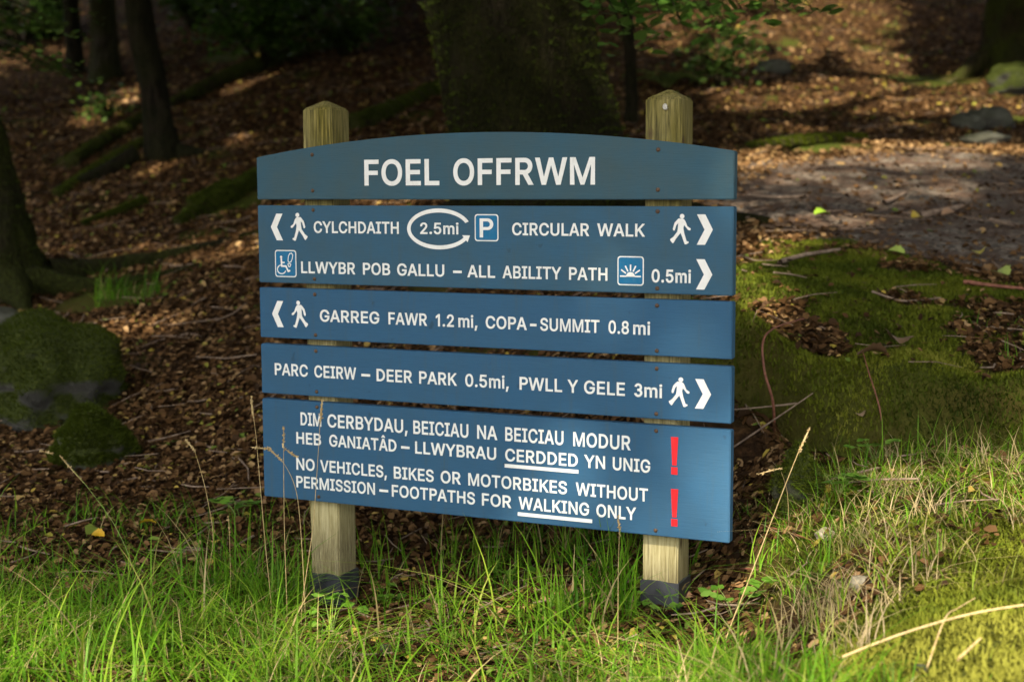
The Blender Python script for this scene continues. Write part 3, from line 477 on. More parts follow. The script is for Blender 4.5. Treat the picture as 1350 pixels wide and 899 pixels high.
# bolts: domed coach-bolt heads, two to a board and post
for bo, zs in ((B1, (1.4988, 1.3846)), (B2, (1.3226, 1.1009)), (B3, (1.051, .919)), (B4, (.8668, .7334)), (B5, (.683, .3856))):
    for u in (-.586, .576):
        for z in zs:
            bm = bmesh.new(); bmesh.ops.create_uvsphere(bm, u_segments=14, v_segments=8, radius=.0062)
            for v in bm.verts: v.co.y *= .5; v.co += Vector((u+random.uniform(-.001, .001), -.0005, z))
            bmobj('bolt', bm, MBOLT, bo, True)
def post(u, zb, zs, lab):
    """square post with a low pyramid top; the rubber sleeve is its part"""
    h = .055; y0, y1 = TH+.0005, TH+.1105; yc = (y0+y1)/2; bm = bmesh.new(); n = 24
    rows = []
    for z in list(np.linspace(zb-.25, 1.6465, 60)):
        rows.append([bm.verts.new((u+x, y, z)) for x, y in ((-h, y0), (h, y0), (h, y1), (-h, y1))])
    for a, b in zip(rows, rows[1:]):
        for i in range(4): bm.faces.new((a[i], a[(i+1) % 4], b[(i+1) % 4], b[i]))
    bm.faces.new(rows[0][::-1]); ap = bm.verts.new((u, yc, 1.677))
    for i in range(4): bm.faces.new((rows[-1][i], rows[-1][(i+1) % 4], ap))
    bmesh.ops.recalc_face_normals(bm, faces=bm.faces)
    es = [e for e in bm.edges if len(e.link_faces) == 2 and e.calc_face_angle(0) > .3]
    bmesh.ops.bevel(bm, geom=es, offset=.0045, segments=2, affect='EDGES')
    o = bmobj('post', bm, MWOOD, sign); o['label'] = lab
    bm = bmesh.new(); g = .0035
    z1 = zs
    for s_ in range(4):
        pass
    ring = lambda e, z: [bm.verts.new((u+sx*(h+e), yc+sy_*(h+e), z+random.uniform(-.003, .003))) for sx, sy_ in ((-1, -1), (-.5, -1), (0, -1), (.5, -1), (1, -1), (1, -.5), (1, 0), (1, .5), (1, 1), (.5, 1), (0, 1), (-.5, 1), (-1, 1), (-1, .5), (-1, 0), (-1, -.5))]
    rr = [ring(g, zb-.2), ring(g+.001, zb+.03), ring(g+.002, (zb+z1)/2), ring(g+.0015, z1), ring(.0006, z1+.0005)]
    for a, b in zip(rr, rr[1:]):
        for i in range(16): bm.faces.new((a[i], a[(i+1) % 16], b[(i+1) % 16], b[i]))
    bmobj('sleeve', bm, MSLV, o)
    return o
post(-.588, 0.0, .116, 'left post under the arrows end of the boards'); post(.579, .14, .222, 'right post with a small white snail near its top')
# snail shell stuck to the right post top: a low spiral
bm = bmesh.new(); prev = None
for k in range(60):
    a = k*.42; r = .0015+.0105*(k/60)**1.4; tr = .0012+.0052*(k/60)
    c = Vector((r*math.cos(a), 0, r*math.sin(a)))
    ring = []
    for j in range(8):
        b = j*math.pi/4; ring.append(bm.verts.new(c+Vector((math.cos(a)*math.cos(b)*tr, math.sin(b)*tr-.004*(1-k/60), math.sin(a)*math.cos(b)*tr))))
    if prev:
        for j in range(8): bm.faces.new((prev[j], prev[(j+1) % 8], ring[(j+1) % 8], ring[j]))
    prev = ring
sn = bmobj('snail_shell', bm, M_plain('shell', (.3, .28, .22), (.66, .63, .55), 140, .4), None, True)
p_ = Matrix.Rotation(YAW, 4, 'Z')@Vector((.5868, TH-.006, 1.6217)); sn.location = (SX+p_.x, SY+p_.y, p_.z); sn.rotation_euler = (0, 0, YAW); sn.scale = (.5, .7, .62)
tag(sn, 'tiny white snail shell stuck near the top of the right post', 'snail shell')

# ------------------------------------------------------------------ tubes, trees
def tube_arrays(pts, rad, seg=12, bumps=0.0, seed=0, sub=1):
    P = np.asarray(pts, float); r = np.asarray(rad, float)
    if sub > 1:
        t0 = np.arange(len(P)); t1 = np.linspace(0, len(P)-1, (len(P)-1)*sub+1)
        def cr(a):   # catmull-rom
            i = np.minimum(t1.astype(int), len(P)-2); f = (t1-i)[:, None] if a.ndim > 1 else (t1-i)
            g = lambda k: a[np.clip(k, 0, len(P)-1)]
            p0, p1, p2, p3 = g(i-1), g(i), g(i+1), g(i+2)
            return .5*((2*p1)+(-p0+p2)*f+(2*p0-5*p1+4*p2-p3)*f**2+(-p0+3*p1-3*p2+p3)*f**3)
        P, r = cr(P), np.maximum(cr(r), .0004)
    n = len(P); T = np.gradient(P, axis=0); T /= np.linalg.norm(T, axis=1)[:, None]+1e-12
    ref = np.array([0.03, .02, 1.]) if abs(T[0, 2]) < .9 else np.array([1., .03, .02])
    N = np.cross(T, ref); N /= np.linalg.norm(N, axis=1)[:, None]; B = np.cross(T, N)
    a = np.linspace(0, 2*np.pi, seg, endpoint=False)
    D = N[:, None]*np.cos(a)[None, :, None]+B[:, None]*np.sin(a)[None, :, None]
    rr = np.repeat(r[:, None], seg, 1)
    if bumps:
        L = np.concatenate([[0], np.cumsum(np.linalg.norm(np.diff(P, axis=0), axis=1))])
        rb = max(r.mean(), .01); uu = np.repeat((L/rb)[:, None], seg, 1)
        ca, sa = np.cos(a)[None]*1.5, np.sin(a)[None]*1.5
        nn = fbm(uu*.35+ca*1.6+seed, sa*1.6+uu*.2+9, 3, seed)+.7*fbm(uu*1.2+ca*4, sa*4+uu*.9, 2, seed+5)
        rr = rr*(1+bumps*(nn-.85))
    V = (P[:, None]+D*rr[..., None]).reshape(-1, 3)
    i = np.arange(n*seg).reshape(n, seg); j = np.roll(i, -1, 1)
    F = np.stack([i[:-1], j[:-1], j[1:], i[1:]], -1).reshape(-1, 4)
    return V, F
def join(parts):
    VV, FF, o = [], [], 0
    for V, F in parts: VV.append(V); FF.append(F+o); o += len(V)
    return np.concatenate(VV), np.concatenate(FF)
def tubes(name, parts, mat, parent=None):
    V, F = join(parts); return link(name, npmesh(name, V, F), mat, parent, True)

LIT = []
def lit(px, py, rx, ry, s=1.0):
    c = spot(px, py); a = spot(px, py+ry); b = spot(px, max(py-ry, 1)); LIT.append((c[0], (a[1]+b[1])/2, rx*c[1]/1875+(.2 if c[1] > 9 and c[0] > 1 else .08), max(abs(b[1]-a[1])*.75+.08, .42 if c[1] > 9 and c[0] > 1 else .25), s))
for q in [(1120, 214, 170, 4), (1240, 196, 120, 5), (1010, 213, 60, 8), (1265, 258, 110, 8, .6), (1065, 190, 90, 6), (982, 372, 26, 34), (1075, 297, 70, 5), (1040, 318, 40, 6), (1010, 335, 30, 10),
          (155, 433, 40, 7), (205, 433, 30, 6), (140, 465, 22, 9, .8), (320, 332, 16, 6), (170, 128, 30, 12), (120, 158, 22, 6), (200, 228, 14, 4), (230, 218, 14, 4, .8),
          (315, 187, 16, 5), (305, 122, 14, 5), (340, 108, 25, 5, .8), (480, 70, 40, 6, .6), (345, 60, 30, 14, .5), (400, 25, 40, 12, .5), (225, 400, 40, 6, .6), (180, 500, 30, 6, .5), (1040, 55, 22, 12), (1055, 75, 12, 10), (1080, 150, 90, 6, .5), (1180, 140, 60, 6, .5), (1280, 130, 60, 6, .5), (1150, 60, 60, 8, .5),
          (40, 25, 50, 12, .8), (70, 20, 40, 8), (560, 20, 25, 8, .5), (350, 15, 20, 8, .6), (110, 445, 20, 8, .7), (250, 330, 40, 6, .4), (260, 345, 30, 5, .5)]:
    lit(*q)
LITA = np.array(LIT)
def lightness(x, y):
    """sun wanted at a point on the ground; crown leaves are thinned to let it through"""
    n = fbm(x*2.6, y*1.8, 3, 61)-.5; r = np.zeros_like(x)
    for cx0, cy0, rx, ry, s in LITA: r = np.maximum(r, s*smooth(1.25, .8, np.hypot((x-cx0)/rx, (y-cy0)/ry)+.9*n))
    far = smooth(6.0, 7.5, y)
    spots = smooth(.63, .70, fbm(x*1.7+4, y*1.4, 2, 77))*.5*smooth(-1, 1.5, x+.3)+smooth(.66, .72, fbm(x*1.9, y*1.5, 2, 97))*.15
    spots = np.maximum(spots, 1.0*smooth(.8, 2.2, x)*smooth(11.5, 13, y)*smooth(6.4, 5.2, x)*smooth(.36, .52, fbm(x*1.1, y*.9, 3, 85)))
    spots = np.maximum(spots, .22*smooth(.5, -1, x)*smooth(7, 8.5, y)*smooth(.5, .62, fbm(x*1.5, y*1.1, 3, 86)))
    edge = 4.98+.16*(fbm(x*1.1, y*1.1, 2, 63)-.5)
    front = 0.9*smooth(.65, -.7, y-edge)
    return np.maximum(np.maximum(r, far*spots), front)
def crown(parent, name, c, rad, n, size, mat, seed, clumps=40):
    g = np.random.default_rng(seed); c = np.array(c); rad = np.array(rad)
    d = g.normal(size=(clumps, 3)); d /= np.linalg.norm(d, axis=1)[:, None]; cc = d*(g.random((clumps, 1))**.45)*.88
    k = g.integers(0, clumps, n); P = c+rad*(cc[k]+g.normal(size=(n, 3))*.17)
    P = P[P[:, 2] > H(P[:, 0], P[:, 1], False)+2.6]
    Gp = P.copy(); z = H(P[:, 0], P[:, 1], False)
    for _ in range(4):
        tt = (P[:, 2]-z)/S[2]; Gp = P-S[None]*tt[:, None]; z = H(Gp[:, 0], Gp[:, 1], False)
    P = P[g.random(len(P)) > lightness(Gp[:, 0], Gp[:, 1])*1.02]  # leaves dropped along sun rays: crowns shaped to cast the chosen lit patches
    # nothing of the crown hangs into the view
    rel = P-EYE; dep = rel@FW; el = (rel@UP)/np.maximum(dep, .01)
    P = P[(dep < .3) | (el > .30) | (np.abs(rel@RT)/np.maximum(dep, .01) > .45)]
    V, F, A_ = leaf_cards(P, size, g)
    return link(name, npmesh(name, V, F, {'rnd': A_}), mat, parent)
def leaf_cards(P, size, g, tilt=.9, ratio=.32, yaw=None, fold=.25, nrm=None):
    """one folded six-corner leaf at every point"""
    n = len(P); L = size*(0.7+.6*g.random(n)); ya = g.random(n)*2*np.pi if yaw is None else yaw
    pt = (g.random(n)-.5)*2*tilt; ro = (g.random(n)-.5)*2*tilt
    T = np.stack([np.cos(ya)*np.cos(pt), np.sin(ya)*np.cos(pt), np.sin(pt)], 1)
    B0 = np.stack([-np.sin(ya), np.cos(ya), 0*ya], 1); N0 = np.cross(T, B0)
    B = B0*np.cos(ro)[:, None]+N0*np.sin(ro)[:, None]; N = np.cross(T, B)
    if nrm is not None:
        gxn, gyn = nrm; T[:, 2] += T[:, 0]*gxn+T[:, 1]*gyn; B[:, 2] += B[:, 0]*gxn+B[:, 1]*gyn
    W = L*ratio*(0.8+.4*g.random(n)); f = fold*(g.random(n)*1.6-.3)
    q = lambda u, v, h: P+T*(L*u)[:, None]+B*(W*v)[:, None]+N*(W*h)[:, None]
    c = (g.random(n)-.5)*.9
    V = np.stack([q(-.5, 0, 0), q(-.2, 1, f), q(.22, .85, f+c*.3), q(.5, 0, c), q(.22, -.85, f+c*.3), q(-.2, -1, f)], 1).reshape(-1, 3)
    i = np.arange(n)[:, None]*6
    F = np.concatenate([i+np.array([[0, 3, 2, 1]]), i+np.array([[0, 5, 4, 3]])])
    return V, F, np.repeat(g.random(n), 6)
def tree(base, pts, rad, label, mat, seg=28, bumps=.35, roots=(), crowns=None, seed=1, group=None, limbs=True):
    """base: foot point; pts: offsets of the trunk axis from the foot"""
    root = empty('tree', tuple(base), label, 'tree', group)
    parts = [tube_arrays(pts, rad, seg, bumps, seed, 8)]
    g = np.random.default_rng(seed)
    if limbs and crowns:
        top = np.array(pts[-1]); c = np.array(crowns[0])-base
        for k in range(6):
            a = k*1.05+g.random(); e = c+np.array([math.cos(a)*crowns[1][0]*.6, math.sin(a)*crowns[1][1]*.6, crowns[1][2]*.2*(g.random()*2-1)])
            s0 = np.array(pts[-2])*(1-.3*g.random())+top*.3*g.random()
            parts.append(tube_arrays([s0, s0*.55+e*.45+[0, 0, .4], e], [rad[-1]*.7, rad[-1]*.4, .03], 8, .2, seed+k, 5))
    trunk = tubes('trunk', parts, mat, root)
    for k, r_ in enumerate(roots):
        pr = []; w0 = r_[-1]; pp = r_[:-1]
        for (x, y), f in zip(pp, np.linspace(1, .25, len(pp))): pr.append([x-base[0], y-base[1], h1(x, y)-base[2]+w0*f*.25])
        pr[0][2] += w0*.8
        tubes('root', [tube_arrays(pr, [w0*f for f in np.linspace(1, .2, len(pr))], 12, .5, seed+k, 6)], mat, root)
    if crowns:
        o = crown(root, 'crown', crowns[0], crowns[1], crowns[2], crowns[3], M_crown, seed)
        o.location = -Vector(tuple(base))
    return root
def foot(px, py): p = spot(px, py); return np.array([p[0], p[1], h1(p[0], p[1])-.05])

ob = np.array([.19, 9.0, h1(.19, 9.0)-.1])
oak = tree(ob, [(.02, 0, -.3), (.02, 0, 0), (-.03, 0, .5), (-.13, 0, 1), (-.27, 0, 1.7), (-.5, -.1, 3), (-.6, -.3, 5.5)], [.8, .7, .53, .5, .495, .46, .4],
    'huge dark mossy tree trunk directly behind the sign', M_oak, 64, .22, [((.55, 8.8), (1.0, 8.5), (1.5, 8.3), .17), ((-.25, 8.8), (-.8, 8.6), (-1.4, 8.7), .17), ((.5, 9.4), (1.0, 9.9), .15)], ((2.2, 9.0, 9.0), (6, 5.5, 3.8), 26000, .26), 3)
lb = np.array([-3.27, 9.1, h1(-3.27, 9.1)-.08])
ltree = tree(lb, [(0.05, 0, -.3), (.05, 0, 0), (-.02, 0, .35), (-.1, 0, .9), (-.32, 0, 2), (-.7, -.1, 4.5)], [.46, .33, .23, .19, .17, .15],
    'mossy tree at the left edge with surface roots spreading rightwards', M_left, 32, .4, [((-3.05, 9.0), (-2.75, 8.95), (-2.4, 9.0), (-2.0, 9.3), .1), ((-3.0, 9.2), (-2.6, 9.6), (-2.1, 9.9), (-1.6, 10.1), .09), ((-3.1, 8.8), (-2.9, 8.5), .12)], ((-3, 9.5, 8.0), (6, 5, 3.2), 26000, .26), 5)
b2_ = foot(212, 208); tree(b2_, [(.06, 0, -.3), (.04, 0, 0), (0, 0, .3), (-.06, 0, .8), (-.18, 0, 1.6), (-.4, 0, 4.5)], [.28, .2, .15, .13, .12, .11],
    'dark slender tree rising between two fallen mossy logs', M_thin, 24, .3, [((b2_[0]+.2, b2_[1]-.1), (b2_[0]+.55, b2_[1]-.2), .08), ((b2_[0]-.2, b2_[1]-.1), (b2_[0]-.7, b2_[1]-.4), (b2_[0]-1.2, b2_[1]-.7), .08)], ((-2.0, 14.5, 9.0), (6, 5, 3.2), 22000, .28), 8)
b3_ = foot(140, 108); tree(b3_, [(0, 0, -.3), (0, 0, 0), (0, 0, .5), (-.03, 0, 1.6), (-.1, 0, 5)], [.34, .27, .2, .18, .16], 'grey brown tree trunk farther uphill, right of a dark thin one', M_tr, 20, .3, (), ((-3.5, 20, 10), (7, 6, 3.2), 22000, .32), 9)
b4_ = foot(100, 98); tree(b4_, [(0, 0, -.3), (0, 0, 0), (-.02, 0, .5), (-.05, 0, 1.6), (-.2, 0, 5)], [.2, .16, .13, .12, .1], 'dark thin tree trunk uphill beside the grey brown trunk', M_thin, 16, .2, (), ((-9, 16, 8), (5.5, 7, 3.5), 18000, .32), 10)
b5_ = foot(822, 190); b5_ = np.array([1.08, 13.0, h1(1.08, 13.0)-.05]); tree(b5_, [(0, 0, -.3), (0, 0, 0), (.01, 0, .3), (-.03, 0, .9), (-.1, 0, 2), (0, -.3, 5)], [.13, .085, .058, .05, .045, .04], 'thin dark young tree just right of the huge trunk', M_thin, 16, .3, (), ((4.0, 13, 8), (5.5, 4.5, 2.8), 20000, .28), 12)
b6_ = foot(1312, 72); tree(b6_, [(0, 0, -.3), (0, 0, 0), (0, 0, .3), (.02, 0, 1), (.1, 0, 5)], [.3, .24, .16, .14, .12], 'dark trunk at the upper right corner beside a mossy stump', M_thin, 18, .3, (), ((6, 19.5, 10.5), (7, 6, 3.2), 22000, .32), 13)
b7_ = np.array([6.5, 9.6, h1(6.5, 9.6)-.05]); tree(b7_, [(0, 0, -.3), (0, 0, 0), (-.05, -.1, .6), (-.3, -.2, 2), (-.8, -.5, 4.8)], [.55, .42, .3, .26, .2], 'stout unseen tree added for shade beyond the far right of the gravel path', M_tr, 24, .3, (), ((6, 7, 7), (5, 4.5, 3), 22000, .24), 14)  # unseen tree, added so its crown blocks light from the right
b8_ = np.array([9.5, 13.5, h1(9.5, 13.5)-.05]); tree(b8_, [(0, 0, -.3), (0, 0, 0), (0, 0, .6), (0, 0, 2), (0, 0, 5)], [.5, .4, .3, .26, .2], 'broad unseen tree added for shade on the bank past the right side of the path', M_tr, 20, .3, (), ((10.5, 13, 8), (5, 6, 3.8), 20000, .3), 15)  # unseen side tree, added to keep skylight off the woods

b9_ = np.array([-6.2, 1.2, h1(-6.2, 1.2)-.05]); tree(b9_, [(0, 0, -.3), (0, 0, 0), (.05, 0, .6), (.3, 0, 2), (1.0, 0, 4.6)], [.55, .42, .3, .26, .2], 'big unseen tree added to shade the sign from the left', M_tr, 24, .3, (), ((-3.4, 1.2, 7.0), (5, 4.6, 2.2), 34000, .19), 17)  # unseen tree, added so its crown shades the sign and the ground behind
b10_ = np.array([6.4, 2.0, h1(6.4, 2.0)-.05]); tree(b10_, [(0, 0, -.3), (0, 0, 0), (0, 0, .6), (-.2, 0, 2), (-.8, 0, 4.6)], [.5, .4, .3, .26, .2], 'big unseen tree added to shade the mound from the right', M_tr, 24, .3, (), ((3.2, 1.6, 7.2), (4.8, 4.4, 2.2), 32000, .19), 18)  # unseen tree, added for the shade its crown casts towards the path
b11_ = foot(45, 40); b11_ = np.array([-8.6, 27.0, h1(-8.6, 27.0)-.05]); tree(b11_, [(0, 0, -.3), (0, 0, 0), (0, 0, .6), (.1, 0, 2), (.2, 0, 5)], [.5, .4, .3, .26, .2], 'far dim tree trunk highest on the slope at the upper left', M_thin, 18, .3, (), ((-8, 25, 10.5), (8, 6, 3.6), 20000, .36), 19)
b12_ = np.array([-2.4, 28.0, h1(-2.4, 28.0)-.05]); tree(b12_, [(0, 0, -.3), (0, 0, 0), (0, 0, .6), (0, 0, 2), (0, 0, 5)], [.5, .4, .3, .26, .2], 'far dim tree trunk above the left part of the sign', M_thin, 18, .3, (), ((-1, 32, 13.5), (14, 8, 4.5), 30000, .5), 20)
# leafy low branches
def spray(tips, g, leafL, n_per, mat_leaf):
    """twigs (tube parts) and leaves set along them in flat sprays"""
    parts, PP, YA = [], [], []
    for pts in tips:
        pts = np.array(pts, float); L = np.linalg.norm(np.diff(pts, axis=0), axis=1).sum()
        parts.append(tube_arrays(pts, np.linspace(.008, .002, len(pts)), 5, 0, 0, 4))
        for k in range(n_per):
            f = (k+.5)/n_per*(len(pts)-1); i = int(f); p = pts[i]*(1-f+i)+pts[i+1]*(f-i); d = pts[i+1]-pts[i]; ya = math.atan2(d[1], d[0])
            sd = 1 if k % 2 else -1; a = ya+sd*(.9+.3*g.random())
            st = .02+g.random()*.15
            PP.append(p+np.array([math.cos(a), math.sin(a), -.15-.3*g.random()])*st); YA.append(a+g.normal()*.4)
    PP = np.array(PP); V, F, A_ = leaf_cards(PP, leafL, g, .55, .34, np.array(YA), .2)
    return parts, V, F, A_
def low_branch(parent, origin, tips, leafL, n_per, mat, seed, label=None):
    g = np.random.default_rng(seed); o0 = np.array(parent.location)
    parts, V, F, A_ = spray(tips, g, leafL, n_per, mat)
    for t_ in tips: parts.append(tube_arrays([origin, (np.array(origin)+np.array(t_[0]))/2+[0, 0, .15], t_[0]], [.02, .014, .008], 6, 0, 0, 4))
    b = tubes('branch', parts, M_thin, parent); b.location = -Vector(tuple(o0))
    l = link('leaves', npmesh('leaves', V, F, {'rnd': A_}), mat, b)
    if label: b['label'] = label
g = np.random.default_rng(5)
def sweep(px0, py0, px1, py1, Y0, Y1, sag=.05):
    a, b = at(px0, py0, Y0), at(px1, py1, Y1); m = (a+b)/2+[0, 0, sag]; return [a, m, b]
tips = [sweep(800, -40, 790+g.random()*60, 45, 7.6, 7.2), sweep(840, -40, 870, 20, 7.5, 7.0), sweep(870, -30, 925, 15, 7.4, 7), sweep(930, -35, 985, 25, 7.5, 7.1), sweep(960, -30, 1050, 12, 7.3, 6.9), sweep(1000, -35, 1070, 10, 7.3, 7),
        sweep(790, -10, 830, 65, 7.5, 7.1), sweep(770, -30, 800, 30, 7.5, 7.3), sweep(870, -15, 905, 50, 8.0, 7.7), sweep(900, 0, 960, 45, 8.2, 8), sweep(880, -30, 960, -5, 7.4, 7), sweep(1010, -20, 1025, 15, 7.8, 7.6), sweep(820, -20, 850, 40, 7.7, 7.4), sweep(930, 10, 985, 70, 8.5, 8.3), sweep(840, 0, 900, 30, 8, 7.8)]
low_branch(oak, (.6, 8.2, 4.2), tips, .075, 30, M_beech, 21, 'pale green beech-like spray hanging at the top of the view')
tips = []
for k in range(14):
    y = -10+g.random()*105; tips.append(sweep(-90, y-30, 60+g.random()*85-y*.2, y+5, 9.5+g.random(), 9+g.random()*1.5, .1))
low_branch(ltree, (-3.4, 9.1, 3.4), tips, .05, 46, M_dark, 22, 'dark feathery low branch hanging at the upper left')

# shrubs under the trees, ferns
def shrub(px, py, hgt, spread, n, leafL, label, seed, mat=M_dark, group=None):
    b = foot(px, py); root = empty('shrub', tuple(b), label, 'shrub', group); g = np.random.default_rng(seed); parts, PP = [], []
    for k in range(18):
        a = g.random()*6.28; r = spread*(.3+.7*g.random()); e = np.array([math.cos(a)*r, math.sin(a)*r*.7, hgt*(.35+.65*g.random())])
        parts.append(tube_arrays([(0, 0, 0), e*.5+[0, 0, hgt*.15], e], [.014, .009, .003], 6, 0, 0, 4))
        m = n//18; f = .35+.65*g.random((m, 1)); PP.append(e*f+[0, 0, hgt*.1]+g.normal(size=(m, 3))*[.16, .16, .07])
    st = tubes('stems', parts, M_thin, root)
    V, F, A_ = leaf_cards(np.concatenate(PP), leafL, g, .6, .36); link('leaves', npmesh('leaves', V, F, {'rnd': A_}), mat, root)
    return root
shrub(345, 95, 1.4, 1.1, 2000, .1, 'green leafy shrub uphill above the left of the sign', 31, M_beech)
shrub(455, 75, 1.0, .9, 1200, .09, 'small dark shrub uphill right of the leafy one', 32)
shrub(400, 28, 1.2, 1.4, 1400, .13, 'highest green shrub on the slope above the left of the sign', 36, M_beech)
shrub(255, 40, 1.2, 1.2, 1200, .12, 'dim green shrub uphill right of the slender tree', 37)
shrub(30, 60, 1.1, 1.3, 1200, .1, 'yellowish green shrub uphill in the upper left corner', 33, M_beech)
shrub(950, 118, .7, .55, 380, .075, 'low leafy shrub in the shade between the sign and the slope', 34)
shrub(140, 160, .35, .3, 130, .07, 'tiny bright green shrub on the leafy slope below the trunks', 35, M_beech)
def fern(px, py, L, nf, label, seed):
    b = foot(px, py)+[0, 0, .05]; root = empty('fern', tuple(b), label, 'fern', 'ferns under the trees'); g = np.random.default_rng(seed)
    for k in range(nf):
        a = k*6.28/nf+g.random()*.6; l = L*(.7+.5*g.random()); t_ = np.linspace(0, 1, 12); up = .75+.3*g.random()
        P = np.stack([np.cos(a)*l*t_*.8, np.sin(a)*l*t_*.8, l*up*t_-l*.75*t_**2.3], 1)
        parts = [tube_arrays(P, np.linspace(.004, .001, 12), 5)]; VV, FF = [], []; o = 0
        side = np.array([-math.sin(a), math.cos(a), 0])
        for i in range(2, 12):
            w_ = l*.26*math.sin(math.pi*min(1, (i+1)/13))**.8
            for s_ in (1, -1):
                d = side*s_+np.array([math.cos(a), math.sin(a), -.2])*.35; p = P[i]; e = p+d*w_; fwv = np.array([math.cos(a), math.sin(a), 0])*l*.034
                VV += [p-fwv, p+fwv, p+d*w_*.6+fwv*.7, e, p+d*w_*.6-fwv*.7]; FF.append([o, o+1, o+2, o+3, o+4]); o += 5
        V0, F0 = parts[0]
        fr = link('frond', npmesh('frond', np.array(VV), np.array(FF), {'rnd': g.random(len(VV))*.5+.25}), M_fern, root)
        link('stem', npmesh('stem', V0, F0), M_gstem, fr)
fern(880, 118, .6, 8, 'fern just right of the huge trunk above the right post', 41)
fern(925, 112, .45, 7, 'smaller fern farther right of the huge trunk', 42)

# fallen logs
def log(pxs, r0, r1, label, seed, mat=None, lift=.5):
    pts = []
    for q in pxs:
        p = spot(*q); pts.append(p)
    pts = np.array(pts); base = pts[0].copy(); r0, r1 = r0*.72, r1*.72; rad = np.linspace(r0, r1, len(pts))*(1+.25*np.sin(np.arange(len(pts))*2.1+seed))
    for i in range(len(pts)): pts[i, 2] = h1(pts[i, 0], pts[i, 1])+rad[i]*lift
    V, F = tube_arrays(pts-base, rad, 22, .45, seed, 8)
    n = len(V)//22; F = F.tolist()
    for ring in (list(range(22))[::-1], list(range((n-1)*22, n*22))):   # end caps
        for i in range(1, 20, 2): F.append([ring[0], ring[i], ring[i+1], ring[min(i+2, 21)]])
    o = link('log', npmesh('log', V, np.array(F)), mat or M_log, None, True); o.location = base
    return tag(o, label, 'log', 'fallen mossy logs')
log([(95, 222), (160, 180), (230, 140), (300, 108), (370, 82), (460, 55)], .1, .14, 'longest mossy log slanting uphill behind the dark slender tree', 51)
log([(75, 262), (130, 225), (190, 195)], .05, .09, 'short thin mossy log ending at the foot of the slender tree', 52)
log([(465, 175), (530, 145), (605, 118)], .12, .15, 'dark mossy log running into the left side of the huge trunk', 53)
log([(110, 300), (150, 288), (192, 272)], .05, .06, 'very short dark log lying on leaves between two left trees', 54)
log([(235, 300), (290, 272), (345, 245)], .08, .12, 'mossy log half sunk beside the left end of the sign', 55)
log([(985, 200), (1060, 192), (1140, 188)], .05, .06, 'bright green sunlit mossy log along the far edge of the path', 56)
log([(300, 245), (250, 270)], .04, .03, 'dark broken branch piece just uphill of the half sunk log', 57)

# rocks
def rock(name, c, size, label, mat, seed, rz=0, cat='rock', sink=.3, sub=4, rough=.28, group=None, flat=1):
    bm = bmesh.new(); bmesh.ops.create_icosphere(bm, subdivisions=sub, radius=1)
    for v in bm.verts:
        n = mnoise.fractal(v.co*1.1+Vector((seed*3.1, seed, 0)), 1.0, 2.0, 4); n2 = mnoise.noise(v.co*2.3+Vector((0, seed, 7)))
        v.co *= 1+rough*n+rough*.4*n2
        v.co = Vector((v.co.x*size[0], v.co.y*size[1], v.co.z*size[2]))
    o = bmobj(name, bm, mat, None, True); o.location = (c[0], c[1], h1(c[0], c[1])+size[2]*(1-2*sink)); o.rotation_euler = (0, 0, rz)
    return tag(o, label, cat, group)
p = spot(45, 575); rock('boulder', (p[0]-.05, p[1]+.35), (.38, .34, .3), 'large mossy boulder cut by the left edge of the view', M_mossrock, 3, .3, 'boulder', .26, 5, .3)
p = spot(108, 622); rock('boulder', (p[0], p[1]+.12), (.17, .14, .14), 'small dark mossy boulder below the large left one', M_mossrock, 5, 0, 'boulder', .3, 4, .36)
p = spot(0, 432); rock('rock', (p[0], p[1]), (.16, .14, .08), 'pale grey flat stone behind the large left boulder', M_greyrock, 7, .2)
p = spot(1305, 168); rock('rock', p, (.2, .15, .13), 'grey stone at the far right of the leafy bank', M_greyrock, 9)
p = spot(1278, 170); rock('rock', p, (.16, .13, .1), 'brownish stone touching the left of the grey bank stone', M_greyrock, 10)
p = spot(1300, 190); rock('rock', p, (.2, .12, .07), 'flat stone on the path edge below the grey bank stones', M_greyrock, 11)
p = spot(1345, 122); rock('rock', p, (.36, .3, .22), 'rounded mossy rock at the right edge below the stump', M_mossrock, 12)
p = spot(1018, 98); rock('rock', p, (.22, .14, .12), 'pale angular stone on the slope above the right post', M_greyrock, 14)
p = spot(1045, 690); rock('rock', (p[0]+.03, p[1]+.08), (.07, .045, .13), 'upright mossy rock on the grassy mound right of the sign', M_mossrock, 15, .3, sink=.3, rough=.5)
p = spot(1088, 712); rock('rock', p, (.03, .024, .022), 'small pale stone on the mound in front of the upright rock', M_pale, 16, sink=.25)
p = spot(1135, 775); rock('rock', p, (.03, .025, .022), 'tan pebble half buried in the mound grass', M_pale, 17)
p = spot(1122, 838); rock('rock', p, (.03, .022, .014), 'white grey flake of stone on the mossy mound', M_pale, 18, .6)
p = spot(1215, 885); rock('rock', p, (.018, .014, .01), 'little grey pebble beside the long straw', M_greyrock, 19)
p = spot(510, 862); rock('rock', p, (.035, .025, .02), 'grey pebble in the foreground grass left of centre', M_greyrock, 23)
for k, (a, b) in enumerate([(1190, 640), (1325, 600)]):
    pass
